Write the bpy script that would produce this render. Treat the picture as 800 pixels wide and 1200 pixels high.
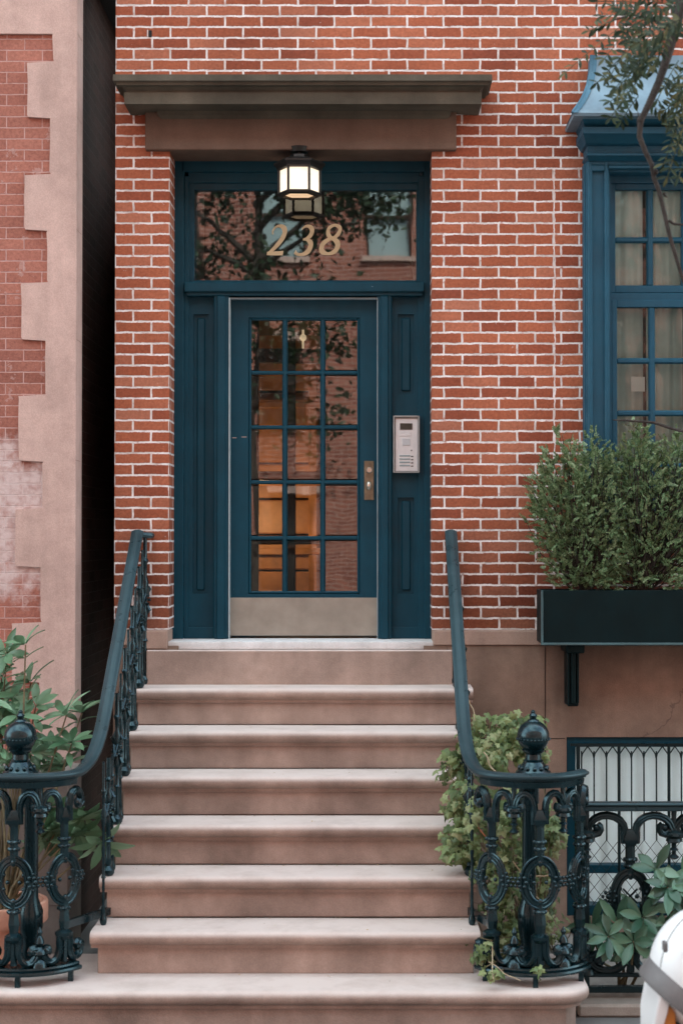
import bpy, bmesh, math, random
from mathutils import Vector, Matrix, noise
random.seed(7)
R = math.radians
sc = bpy.context.scene
for o in list(bpy.data.objects): bpy.data.objects.remove(o)

# ------------------------------------------------------------------ camera, light, exposure
CAM_Y, CAM_Z, FOC, TILT = -9.2, 2.315, 1840.0, R(1.0)
cam_d = bpy.data.cameras.new('camera'); cam = bpy.data.objects.new('camera', cam_d)
sc.collection.objects.link(cam)
cam.location = (0, CAM_Y, CAM_Z); cam.rotation_euler = (R(90) + TILT, 0, 0)
cam_d.sensor_fit = 'HORIZONTAL'; cam_d.sensor_width = 36; cam_d.lens = FOC / 800 * 36
cam_d.shift_x = -30 / 800; cam_d.clip_end = 500
cam_d.dof.use_dof = True; cam_d.dof.focus_distance = 9.25; cam_d.dof.aperture_fstop = 4.5
sc.camera = cam

w = bpy.data.worlds.new('World'); sc.world = w; w.use_nodes = True
nt = w.node_tree; bg = nt.nodes['Background']
sky = nt.nodes.new('ShaderNodeTexSky'); sky.sky_type = 'NISHITA'; sky.sun_disc = False
SUN_EL, SUN_ROT = R(52), R(18)
sky.sun_elevation = SUN_EL; sky.sun_rotation = SUN_ROT
sky.air_density = 1.0; sky.dust_density = 4.0; sky.ozone_density = 0.6
tcw = nt.nodes.new('ShaderNodeTexCoord'); nz = nt.nodes.new('ShaderNodeTexNoise')
nz.inputs['Scale'].default_value = 2.2; nz.inputs['Detail'].default_value = 5
rmp = nt.nodes.new('ShaderNodeValToRGB'); rmp.color_ramp.elements[0].position = .38; rmp.color_ramp.elements[1].position = .6
mxw = nt.nodes.new('ShaderNodeMix'); mxw.data_type = 'RGBA'
nt.links.new(tcw.outputs['Generated'], nz.inputs['Vector']); nt.links.new(nz.outputs['Fac'], rmp.inputs[0])
nt.links.new(rmp.outputs[0], mxw.inputs[0]); nt.links.new(sky.outputs[0], mxw.inputs[6])
mxw.inputs[7].default_value = (6.35, 7.5, 7.7, 1)                      # bright white cloud
nt.links.new(mxw.outputs[2], bg.inputs[0]); bg.inputs[1].default_value = 0.12
sun_d = bpy.data.lights.new('sun', 'SUN'); sun_d.energy = 2.3; sun_d.angle = R(0.5); sun_d.color = (1, .95, .87)
sun = bpy.data.objects.new('sun', sun_d); sc.collection.objects.link(sun)
# the sun stands behind the house: its front is in open shade, the far side of the street is lit
sd = Vector((math.sin(SUN_ROT) * math.cos(SUN_EL), math.cos(SUN_ROT) * math.cos(SUN_EL), math.sin(SUN_EL)))
sun.rotation_euler = sd.to_track_quat('Z', 'Y').to_euler(); sun.location = (0, 0, 30)
vs = sc.view_settings
sc.display_settings.display_device = 'sRGB'; vs.view_transform = 'Standard'; vs.look = 'None'; vs.gamma = 1
vs.exposure = 2.3

def at(x, y, Y):
    """world point on the plane Y that photo pixel (x, y) sees"""
    dx = (x - 430) / FOC; dz = (600 - y) / FOC
    c, s = math.cos(TILT), math.sin(TILT)
    d = Vector((dx, c - dz * s, s + dz * c)); t = (Y - CAM_Y) / d.y
    return Vector((d.x * t, Y, CAM_Z + d.z * t))
def ax(x, Y, y=600): return at(x, y, Y).x
def az(y, Y): return at(430, y, Y).z

# ------------------------------------------------------------------ materials
def mat(name):
    m = bpy.data.materials.new(name); m.use_nodes = True
    return m, m.node_tree, m.node_tree.nodes['Principled BSDF']
def N(nt, t, **k):
    n = nt.nodes.new(t)
    for a, b in k.items(): setattr(n, a, b)
    return n
def math_n(nt, op, a, b=None, c=None, clamp=False):
    n = nt.nodes.new('ShaderNodeMath'); n.operation = op; n.use_clamp = clamp
    for i, v in enumerate((a, b, c)):
        if v is None: continue
        if isinstance(v, (int, float)): n.inputs[i].default_value = v
        else: nt.links.new(v, n.inputs[i])
    return n.outputs[0]
def noise_n(nt, vec, scale, detail=4, rough=.55, out='Fac'):
    n = nt.nodes.new('ShaderNodeTexNoise'); n.inputs['Scale'].default_value = scale
    n.inputs['Detail'].default_value = detail; n.inputs['Roughness'].default_value = rough
    if vec is not None: nt.links.new(vec, n.inputs['Vector'])
    return n.outputs[out]
def ramp(nt, fac, stops):
    r = nt.nodes.new('ShaderNodeValToRGB'); e = r.color_ramp.elements
    while len(e) < len(stops): e.new(.5)
    for i, (p, c) in enumerate(stops):
        e[i].position = p; e[i].color = (*c, 1) if len(c) == 3 else c
    nt.links.new(fac, r.inputs[0]); return r.outputs[0]
def mix(nt, fac, a, b, mode='MIX'):
    n = nt.nodes.new('ShaderNodeMix'); n.data_type = 'RGBA'; n.blend_type = mode
    for i, v in ((0, fac), (6, a), (7, b)):
        if isinstance(v, (int, float)): n.inputs[i].default_value = v
        elif isinstance(v, tuple): n.inputs[i].default_value = (*v, 1)
        else: nt.links.new(v, n.inputs[i])
    return n.outputs[2]
def bump(nt, b, h, strength=.3, dist=.01):
    n = nt.nodes.new('ShaderNodeBump'); n.inputs['Strength'].default_value = strength
    n.inputs['Distance'].default_value = dist
    nt.links.new(h, n.inputs['Height']); nt.links.new(n.outputs[0], b.inputs['Normal'])
def objco(nt): return nt.nodes.new('ShaderNodeTexCoord').outputs['Object']

def simple(name, col, rough=.6, var=.25, scale=8, bstr=.15, bscale=60, metal=0, spec=.5, bdist=.004):
    m, nt, b = mat(name); v = objco(nt)
    f = noise_n(nt, v, scale)
    d = tuple(c * (1 - var) for c in col); l = tuple(min(1, c * (1 + var)) for c in col)
    nt.links.new(ramp(nt, f, [(.3, d), (.7, l)]), b.inputs['Base Color'])
    b.inputs['Roughness'].default_value = rough; b.inputs['Metallic'].default_value = metal
    b.inputs['Specular IOR Level'].default_value = spec
    if bstr: bump(nt, b, noise_n(nt, v, bscale, 5), bstr, bdist)
    return m

def brick_mat(name, x_off, z_off, row, length, mortar, reds, mortar_cols, seam=False, white_patch=False, wob=.006, darker_low=True, darkside=False):
    m, nt, b = mat(name); v = objco(nt)
    sep = N(nt, 'ShaderNodeSeparateXYZ'); nt.links.new(v, sep.inputs[0])
    geo = N(nt, 'ShaderNodeNewGeometry'); sn = N(nt, 'ShaderNodeSeparateXYZ'); nt.links.new(geo.outputs['Normal'], sn.inputs[0])
    side = math_n(nt, 'GREATER_THAN', math_n(nt, 'ABSOLUTE', sn.outputs[0]), .6)
    nside = math_n(nt, 'SUBTRACT', 1, side)
    u = math_n(nt, 'ADD', math_n(nt, 'MULTIPLY', sep.outputs[0], nside), math_n(nt, 'MULTIPLY', math_n(nt, 'ADD', sep.outputs[1], x_off + .03), side))
    wn = noise_n(nt, v, 14, 3, .6, 'Color'); ws = N(nt, 'ShaderNodeSeparateColor'); nt.links.new(wn, ws.inputs[0])
    wn2 = noise_n(nt, v, 60, 2, .6, 'Color'); ws2 = N(nt, 'ShaderNodeSeparateColor'); nt.links.new(wn2, ws2.inputs[0])
    u0 = u
    u = math_n(nt, 'ADD', u, math_n(nt, 'MULTIPLY', math_n(nt, 'SUBTRACT', ws.outputs[0], .5), wob * 1.6))
    z = math_n(nt, 'ADD', sep.outputs[2], math_n(nt, 'MULTIPLY', math_n(nt, 'SUBTRACT', ws.outputs[1], .5), wob * 1.5))
    z = math_n(nt, 'ADD', z, math_n(nt, 'MULTIPLY', math_n(nt, 'SUBTRACT', ws2.outputs[1], .5), wob * .9))
    if seam:
        st = math_n(nt, 'GREATER_THAN', sep.outputs[0], 1.1)
        st = math_n(nt, 'MULTIPLY', st, math_n(nt, 'GREATER_THAN', sep.outputs[2], 2.6))
        u = math_n(nt, 'ADD', u, math_n(nt, 'MULTIPLY', st, .062))
    u = math_n(nt, 'SUBTRACT', u, x_off); z = math_n(nt, 'SUBTRACT', z, z_off)
    cmb = N(nt, 'ShaderNodeCombineXYZ')
    nt.links.new(math_n(nt, 'ADD', u, 40 * length), cmb.inputs[0]); nt.links.new(math_n(nt, 'ADD', z, 100 * row), cmb.inputs[1])
    bt = N(nt, 'ShaderNodeTexBrick'); bt.offset = .5; bt.squash = 1
    for k, val in (('Scale', 1), ('Mortar Size', mortar), ('Mortar Smooth', .35), ('Bias', 0), ('Brick Width', length), ('Row Height', row)):
        bt.inputs[k].default_value = val
    bt.inputs['Color1'].default_value = (0, 0, 0, 1); bt.inputs['Color2'].default_value = (1, 1, 1, 1); bt.inputs['Mortar'].default_value = (.5, .5, .5, 1)
    nt.links.new(cmb.outputs[0], bt.inputs['Vector'])
    fac = bt.outputs['Fac']
    if seam:
        ln = math_n(nt, 'LESS_THAN', math_n(nt, 'ABSOLUTE', math_n(nt, 'SUBTRACT', math_n(nt, 'ADD', sep.outputs[0], math_n(nt, 'MULTIPLY', math_n(nt, 'SUBTRACT', ws.outputs[0], .5), .03)), 1.1)), .0036)
        up = math_n(nt, 'MULTIPLY', math_n(nt, 'GREATER_THAN', sep.outputs[2], 2.6), math_n(nt, 'LESS_THAN', sep.outputs[2], 4.5))
        fac = math_n(nt, 'MAXIMUM', fac, math_n(nt, 'MULTIPLY', math_n(nt, 'MULTIPLY', ln, up), nside))
    redc = ramp(nt, bt.outputs['Color'], [(i / (len(reds) - 1), c) for i, c in enumerate(reds)])
    grain = noise_n(nt, v, 55, 6, .7)
    redc = mix(nt, .55, redc, ramp(nt, grain, [(.3, (.45, .4, .4)), (.62, (1.15, 1.15, 1.15))]), 'MULTIPLY')
    big = noise_n(nt, v, 1.6, 3)
    redc = mix(nt, .6, redc, ramp(nt, big, [(.35, (.66, .62, .62)), (.65, (1.15, 1.15, 1.15))]), 'MULTIPLY')
    redc = mix(nt, math_n(nt, 'MULTIPLY', math_n(nt, 'GREATER_THAN', noise_n(nt, v, 48, 5, .8), .69), .7), redc, (.06, .03, .022))
    # pale smears of mortar wiped over the brick faces
    sm = math_n(nt, 'MULTIPLY', math_n(nt, 'GREATER_THAN', noise_n(nt, v, 23, 6, .75), .66), .35)
    redc = mix(nt, sm, redc, mortar_cols[1])
    if darker_low:  # brick colour multiplied darker towards the bottom, with a noisy edge
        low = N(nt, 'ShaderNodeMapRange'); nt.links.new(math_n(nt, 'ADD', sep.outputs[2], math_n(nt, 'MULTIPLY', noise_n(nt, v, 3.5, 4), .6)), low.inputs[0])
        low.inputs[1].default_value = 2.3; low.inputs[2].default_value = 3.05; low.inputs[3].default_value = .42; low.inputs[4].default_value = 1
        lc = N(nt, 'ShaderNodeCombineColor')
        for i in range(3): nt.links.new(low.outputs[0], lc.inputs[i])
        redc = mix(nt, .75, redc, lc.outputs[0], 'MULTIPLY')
    mc = ramp(nt, noise_n(nt, v, 9, 5), [(.3, mortar_cols[0]), (.6, mortar_cols[1])])
    # mortar thickness varies: gate it with fine noise
    fac = math_n(nt, 'MULTIPLY', fac, ramp(nt, noise_n(nt, v, 30, 3), [(.25, (.15, .15, .15)), (.43, (1, 1, 1))]))
    col = mix(nt, fac, redc, mc)
    if white_patch:
        # old whitewash worn away in the middle of the wall
        d = math_n(nt, 'ABSOLUTE', math_n(nt, 'SUBTRACT', sep.outputs[2], az(612, -.24)))
        d = math_n(nt, 'SUBTRACT', .50, d)
        d = math_n(nt, 'ADD', d, math_n(nt, 'MULTIPLY', math_n(nt, 'SUBTRACT', noise_n(nt, v, 5, 5, .65), .5), 1.1))
        d = math_n(nt, 'MULTIPLY', d, 5, clamp=True)
        d = math_n(nt, 'MULTIPLY', d, ramp(nt, noise_n(nt, v, 22, 4), [(.3, (.45, .45, .45)), (.6, (.95, .95, .95))]))
        col = mix(nt, d, col, (.60, .49, .47))
        sm2 = math_n(nt, 'MULTIPLY', math_n(nt, 'GREATER_THAN', noise_n(nt, v, 7, 5, .7), .62), .4)
        col = mix(nt, sm2, col, (.5, .36, .33))
    nt.links.new(col, b.inputs['Base Color'])
    b.inputs['Roughness'].default_value = .85; b.inputs['Specular IOR Level'].default_value = .25
    h = math_n(nt, 'ADD', math_n(nt, 'MULTIPLY', fac, -.45), math_n(nt, 'MULTIPLY', noise_n(nt, v, 70, 6, .7), .55))
    h = math_n(nt, 'ADD', h, math_n(nt, 'MULTIPLY', noise_n(nt, v, 18, 3), .4))
    bump(nt, b, h, .75, .008)
    return m

def stone_mat(name, base, top=None, bstr=.25, streak=.3, cracks=False):
    m, nt, b = mat(name); v = objco(nt)
    f = noise_n(nt, v, 2.6, 5); g = noise_n(nt, v, 160, 3)
    col = ramp(nt, f, [(.28, tuple(c * (1 - streak) for c in base)), (.7, tuple(c * (1 + streak * .55) for c in base))])
    col = mix(nt, .35, col, ramp(nt, g, [(.3, (.66, .66, .66)), (.7, (1.2, 1.2, 1.2))]), 'MULTIPLY')
    col = mix(nt, .7, col, ramp(nt, noise_n(nt, v, 11, 6, .7), [(.34, (.86, .85, .84)), (.62, (1.05, 1.05, 1.05))]), 'MULTIPLY')
    # vertical weather streaks
    mp = N(nt, 'ShaderNodeMapping'); mp.inputs['Scale'].default_value = (5, 5, .5); nt.links.new(v, mp.inputs[0])
    col = mix(nt, .45, col, ramp(nt, noise_n(nt, mp.outputs[0], 1.6, 4), [(.32, (.7, .69, .68)), (.66, (1.08, 1.08, 1.08))]), 'MULTIPLY')
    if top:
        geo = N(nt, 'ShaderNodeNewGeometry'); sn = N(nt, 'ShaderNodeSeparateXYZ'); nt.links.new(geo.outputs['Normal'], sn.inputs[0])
        # upper faces painted paler for light from above, in patches of wear
        top_light_wear = math_n(nt, 'MULTIPLY', ramp(nt, sn.outputs[2], [(.1, (0, 0, 0)), (.75, (1, 1, 1))]), ramp(nt, noise_n(nt, v, 5, 7, .7), [(.30, (.66, .66, .66)), (.56, (1, 1, 1))]))
        col = mix(nt, top_light_wear, col, top)
    if cracks:
        vo = N(nt, 'ShaderNodeTexVoronoi', feature='DISTANCE_TO_EDGE'); vo.inputs['Scale'].default_value = .55
        wv = N(nt, 'ShaderNodeVectorMath', operation='ADD'); nt.links.new(v, wv.inputs[0])
        sv = N(nt, 'ShaderNodeVectorMath', operation='SCALE'); nt.links.new(noise_n(nt, v, 5, 4, .6, 'Color'), sv.inputs[0]); sv.inputs['Scale'].default_value = .25
        nt.links.new(sv.outputs[0], wv.inputs[1]); nt.links.new(wv.outputs[0], vo.inputs['Vector'])
        cr = math_n(nt, 'MULTIPLY', math_n(nt, 'LESS_THAN', vo.outputs['Distance'], .0022), .45)
        col = mix(nt, cr, col, (.07, .05, .045))
    nt.links.new(col, b.inputs['Base Color']); b.inputs['Roughness'].default_value = .88
    b.inputs['Specular IOR Level'].default_value = .3
    h = math_n(nt, 'ADD', g, math_n(nt, 'MULTIPLY', noise_n(nt, v, 12, 4), 1.2))
    bump(nt, b, h, bstr, .004)
    return m

def paint_mat(name, col, rough=.42, chips=(.35, .42, .45), chip_amt=.735, var=.14, spec=.5):
    m, nt, b = mat(name); v = objco(nt); b.inputs['Specular IOR Level'].default_value = spec
    f = noise_n(nt, v, 3.5, 5)
    c = ramp(nt, f, [(.3, tuple(x * (1 - var) for x in col)), (.7, tuple(x * (1 + var) for x in col))])
    mp = N(nt, 'ShaderNodeMapping'); mp.inputs['Scale'].default_value = (1, 1, .22); nt.links.new(v, mp.inputs[0])
    c = mix(nt, .5, c, ramp(nt, noise_n(nt, mp.outputs[0], 28, 3), [(.3, (.84, .84, .84)), (.7, (1.1, 1.1, 1.1))]), 'MULTIPLY')
    ch = math_n(nt, 'GREATER_THAN', noise_n(nt, v, 34, 6, .7), chip_amt)
    c = mix(nt, ch, c, chips)
    nt.links.new(c, b.inputs['Base Color'])
    nt.links.new(ramp(nt, noise_n(nt, v, 12, 4), [(.3, (rough - .1,) * 3), (.7, (rough + .15,) * 3)]), b.inputs['Roughness'])
    bump(nt, b, noise_n(nt, mp.outputs[0], 45, 4), .18, .003)
    return m

def leaf_mat(name, cols, rough=.45, trans=.2):
    m, nt, b = mat(name)
    geo = N(nt, 'ShaderNodeNewGeometry')
    c = ramp(nt, geo.outputs['Random Per Island'], [(i / (len(cols) - 1), k) for i, k in enumerate(cols)])
    v = objco(nt)
    c = mix(nt, .5, c, ramp(nt, noise_n(nt, v, 9, 3), [(.3, (.7, .75, .7)), (.7, (1.25, 1.2, 1.2))]), 'MULTIPLY')
    nt.links.new(c, b.inputs['Base Color']); b.inputs['Roughness'].default_value = rough
    tr = N(nt, 'ShaderNodeBsdfTranslucent'); nt.links.new(c, tr.inputs[0])
    ms = N(nt, 'ShaderNodeMixShader'); ms.inputs[0].default_value = trans
    nt.links.new(b.outputs[0], ms.inputs[1]); nt.links.new(tr.outputs[0], ms.inputs[2])
    nt.links.new(ms.outputs[0], nt.nodes['Material Output'].inputs[0])
    return m

def glass_mat(name, ior=1.9, wave=.012, tint=(.86, .9, .88), wscale=5):
    m, nt, b = mat(name); nt.nodes.remove(b); v = objco(nt)
    tr = N(nt, 'ShaderNodeBsdfTransparent'); tr.inputs[0].default_value = (*tint, 1)
    gl = N(nt, 'ShaderNodeBsdfGlossy'); gl.inputs['Roughness'].default_value = .012; gl.inputs[0].default_value = (.95, 1, .98, 1)
    mp = N(nt, 'ShaderNodeMapping'); mp.inputs['Scale'].default_value = (1, 1, .55); nt.links.new(v, mp.inputs[0])
    bn = N(nt, 'ShaderNodeBump'); bn.inputs['Strength'].default_value = .35; bn.inputs['Distance'].default_value = wave
    nt.links.new(noise_n(nt, mp.outputs[0], wscale, 1.5, .4), bn.inputs['Height']); nt.links.new(bn.outputs[0], gl.inputs['Normal'])
    fr = N(nt, 'ShaderNodeFresnel'); fr.inputs[0].default_value = ior
    ms = N(nt, 'ShaderNodeMixShader'); nt.links.new(fr.outputs[0], ms.inputs[0])
    nt.links.new(tr.outputs[0], ms.inputs[1]); nt.links.new(gl.outputs[0], ms.inputs[2])
    nt.links.new(ms.outputs[0], nt.nodes['Material Output'].inputs[0])
    return m

def emit_mat(name, col, strength, facing=False):
    m, nt, b = mat(name); b.inputs['Base Color'].default_value = (.8, .7, .55, 1); b.inputs['Roughness'].default_value = .4
    v = objco(nt)
    b.inputs['Emission Color'].default_value = (*col, 1)
    nt.links.new(math_n(nt, 'MULTIPLY', ramp(nt, noise_n(nt, v, 14, 2), [(.3, (.7, .7, .7)), (.65, (1.15, 1.15, 1.15))]), strength), b.inputs['Emission Strength'])
    return m

M = {}
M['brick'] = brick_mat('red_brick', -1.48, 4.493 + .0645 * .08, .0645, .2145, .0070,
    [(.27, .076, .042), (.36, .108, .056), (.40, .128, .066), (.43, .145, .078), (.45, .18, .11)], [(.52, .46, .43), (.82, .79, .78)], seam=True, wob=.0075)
M['brick_left'] = brick_mat('rose_brick', -1.66, .01, .0640, .205, .0038,
    [(.32, .130, .095), (.36, .148, .11), (.40, .17, .125)], [(.42, .24, .21), (.52, .33, .30)], white_patch=True, wob=.004, darker_low=False)
M['brick_side_shade'] = brick_mat('shaded_alley_brick', -1.66, .01, .0640, .205, .0038,  # the narrow slot's shade is put into this dark brick colour
    [(.020, .010, .007), (.026, .012, .009), (.032, .015, .011)], [(.03, .022, .018), (.04, .028, .023)], wob=.004, darker_low=False)
M['brick_side_shade'].node_tree.nodes['Principled BSDF'].inputs['Specular IOR Level'].default_value = .03
M['brick_far'] = brick_mat('street_brick', 0, .01, .075, .24, .010,
    [(.26, .085, .062), (.33, .12, .085), (.40, .15, .105)], [(.42, .26, .22), (.48, .32, .28)], wob=.004, darker_low=False)
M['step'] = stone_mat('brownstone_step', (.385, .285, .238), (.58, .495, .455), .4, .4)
M['stone'] = stone_mat('brownstone_wall', (.25, .178, .138), None, .35, .3, cracks=True)
M['block'] = stone_mat('brownstone_block', (.40, .285, .23), None, .2, .15)
M['hood'] = stone_mat('weathered_hood_stone', (.10, .088, .066), None, .35, .45)
M['lintel'] = stone_mat('lintel_stone', (.15, .10, .075), None, .3, .25)
M['quoin'] = stone_mat('rose_stucco', (.57, .41, .36), None, .25, .16)
M['greywall'] = stone_mat('grey_areaway_wall', (.20, .165, .145), None, .5, .25)
M['sill'] = stone_mat('pale_threshold', (.72, .72, .72), None, .15, .08)
M['curb'] = stone_mat('curb_stone', (.34, .30, .26), None, .4, .3)
M['blue'] = paint_mat('door_blue_paint', (.0006, .044, .071), .45, spec=.25)
M['blue2'] = paint_mat('sky_lit_window_blue', (.010, .074, .122), .5, spec=.3)  # door blue made lighter, the extra skylight is put into the colour
M['copper'] = paint_mat('hood_pale_blue_paint', (.15, .245, .31), .4, (.25, .35, .4), .78, .2)
M['flash'] = paint_mat('hood_edge_paint', (.035, .13, .20), .5, (.2, .3, .35), .66, .4)
M['iron'] = paint_mat('black_green_iron', (.002, .010, .013), .22, (.05, .07, .07), .80, .3, spec=.65)
M['rail'] = paint_mat('handrail_iron', (.020, .040, .048), .34, (.10, .14, .15), .82, .2)  # paler than the other iron: sky reflection put into the colour
M['ironfar'] = paint_mat('fence_iron', (.003, .008, .009), .35, (.05, .06, .06), .78, .3)
M['box'] = paint_mat('planter_dark_green', (.0018, .008, .009), .5, (.02, .03, .03), .80, .25, spec=.2)
M['boxedge'] = paint_mat('planter_edge', (.045, .10, .11), .45, (.2, .25, .25), .72, .3)
for k_iron in ('iron', 'rail', 'ironfar', 'box'): M[k_iron].node_tree.nodes['Principled BSDF'].inputs['Specular Tint'].default_value = (.60, .90, 1, 1)
M['kick'] = simple('worn_metal_kickplate', (.31, .285, .24), .5, .14, 9, .2, 130, .35)
M['brass'] = simple('dull_brass', (.20, .17, .12), .38, .3, 30, .1, 90, .7)
M['chrome'] = simple('worn_nickel', (.6, .56, .48), .28, .1, 30, 0, 10, .9)
M['alu'] = simple('silver_intercom', (.62, .64, .65), .42, .05, 30, 0, 10, .2)
M['alu2'] = simple('grey_intercom_frame', (.36, .38, .38), .4, .08, 30, 0, 10, .5)
M['grey'] = simple('intercom_slots', (.24, .30, .31), .5, .1, 30, 0)
M['button'] = simple('intercom_button', (.45, .47, .49), .5, .05, 30, 0)
M['screen'] = simple('intercom_screen', (.03, .035, .03), .2, .1, 30, 0)
M['gold'] = simple('gold_leaf_numeral', (.50, .42, .26), .5, .1, 25, .1, 120, .1)
M['glass'] = glass_mat('door_glass', 2.1, .0022, wscale=3.4)
M['glassw'] = glass_mat('window_glass', 1.5, .006, (.86, .94, .92), 4.0)
M['glassb'] = glass_mat('basement_glass', 1.5, .006, (.93, .98, .98))
M['lampiron'] = simple('lamp_black_metal', (.014, .014, .013), .4, .3, 30, .1, 90, .3)
M['lampglass'] = emit_mat('lit_frosted_glass', (1.0, .80, .56), .25)
M['lampbase'] = emit_mat('lit_amber_glass', (1.0, .62, .34), .17)
M['white'] = simple('white_trim', (.42, .50, .52), .5, .1, 20, .1)
M['curtain'] = simple('linen_curtain', (.52, .68, .68), .9, .06, 12, .2, 200)
M['curtainb'] = simple('white_basement_curtain', (.88, .90, .90), .9, .04, 5, .2, 200)
def thin_cloth(name, col):
    m, nt, b = mat(name); tr = N(nt, 'ShaderNodeBsdfTranslucent'); tr.inputs[0].default_value = (*col, 1)
    b.inputs['Base Color'].default_value = (*col, 1); b.inputs['Roughness'].default_value = .9
    ms = N(nt, 'ShaderNodeMixShader'); ms.inputs[0].default_value = .5
    nt.links.new(b.outputs[0], ms.inputs[1]); nt.links.new(tr.outputs[0], ms.inputs[2]); nt.links.new(ms.outputs[0], nt.nodes['Material Output'].inputs[0])
    return m
M['curtainb'] = thin_cloth('white_basement_curtain', (.84, .90, .92))
M['blind'] = simple('pale_paper', (.62, .72, .74), .8, .04, 6, 0)
M['farblind'] = simple('teal_grey_blind', (.30, .40, .42), .8, .1, 3, 0)
M['wood'] = simple('orange_wood', (.46, .22, .10), .45, .3, 6, .1, 60)
M['darkwood'] = simple('dark_wood', (.05, .022, .012), .4, .3, 9, .1, 60)
M['plaster'] = simple('vestibule_wall', (.09, .065, .05), .8, .1, 5, .1)
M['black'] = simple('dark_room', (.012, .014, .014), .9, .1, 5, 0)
M['terra'] = simple('terracotta', (.70, .37, .26), .8, .14, 9, .3, 90)
M['soil'] = simple('potting_soil', (.035, .025, .018), .95, .4, 40, .9, 60, bdist=.02)
M['concrete'] = simple('sidewalk_concrete', (.14, .14, .135), .9, .15, 3, .4, 80)
M['asphalt'] = simple('asphalt', (.06, .06, .06), .9, .25, 30, .6, 200)
M['bark'] = simple('branch_bark', (.030, .024, .020), .85, .5, 25, .8, 70, bdist=.01)
M['barkfar'] = simple('tree_bark', (.06, .048, .04), .9, .4, 12, .8, 40, bdist=.03)
M['stem'] = simple('green_stem', (.13, .10, .05), .7, .4, 20, .2)
M['palestem'] = simple('pale_vine_stem', (.42, .34, .22), .7, .3, 20, .2)
M['redstem'] = simple('reddish_vine_stem', (.40, .12, .06), .7, .2, 20, .2)
M['rhodo'] = leaf_mat('rhododendron_leaf', [(.06, .14, .07), (.10, .20, .11), (.15, .28, .16), (.24, .38, .25)], .36, .15)
M['rhodod'] = leaf_mat('dark_fatsia_leaf', [(.02, .065, .04), (.04, .12, .07), (.075, .18, .11), (.13, .25, .17)], .34, .12)  # deeper greens for the shrubs at the fence
M['vine'] = leaf_mat('vine_leaf', [(.07, .115, .04), (.12, .18, .065), (.18, .25, .095), (.26, .32, .14), (.34, .36, .19)], .5, .3)
M['shrub'] = leaf_mat('evergreen_leaf', [(.055, .105, .045), (.10, .185, .08), (.17, .275, .13), (.30, .40, .23), (.21, .28, .13)], .5, .2)
M['treeleaf'] = leaf_mat('compound_leaf', [(.012, .030, .015), (.020, .044, .022), (.036, .064, .030), (.13, .13, .055)], .7, .3)
M['farleaf'] = leaf_mat('street_tree_leaf', [(.012, .032, .016), (.022, .05, .024), (.035, .07, .03)], .5, .2)
M['scooter'] = simple('white_bodywork', (.74, .76, .76), .3, .03, 4, 0)
M['band'] = simple('grey_seat_band', (.13, .125, .125), .55, .15, 14, .2, 60)
M['orange'] = simple('orange_lens', (.62, .24, .045), .35, .1, 12, 0)
M['rubber'] = simple('black_rubber', (.015, .016, .016), .6, .2, 20, .1)
M['litter'] = leaf_mat('fallen_bits', [(.30, .17, .06), (.45, .33, .12), (.5, .45, .35), (.16, .09, .05)], .7, .1)
M['paving'] = simple('areaway_paving', (.20, .18, .16), .9, .25, 5, .4, 60)

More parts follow.
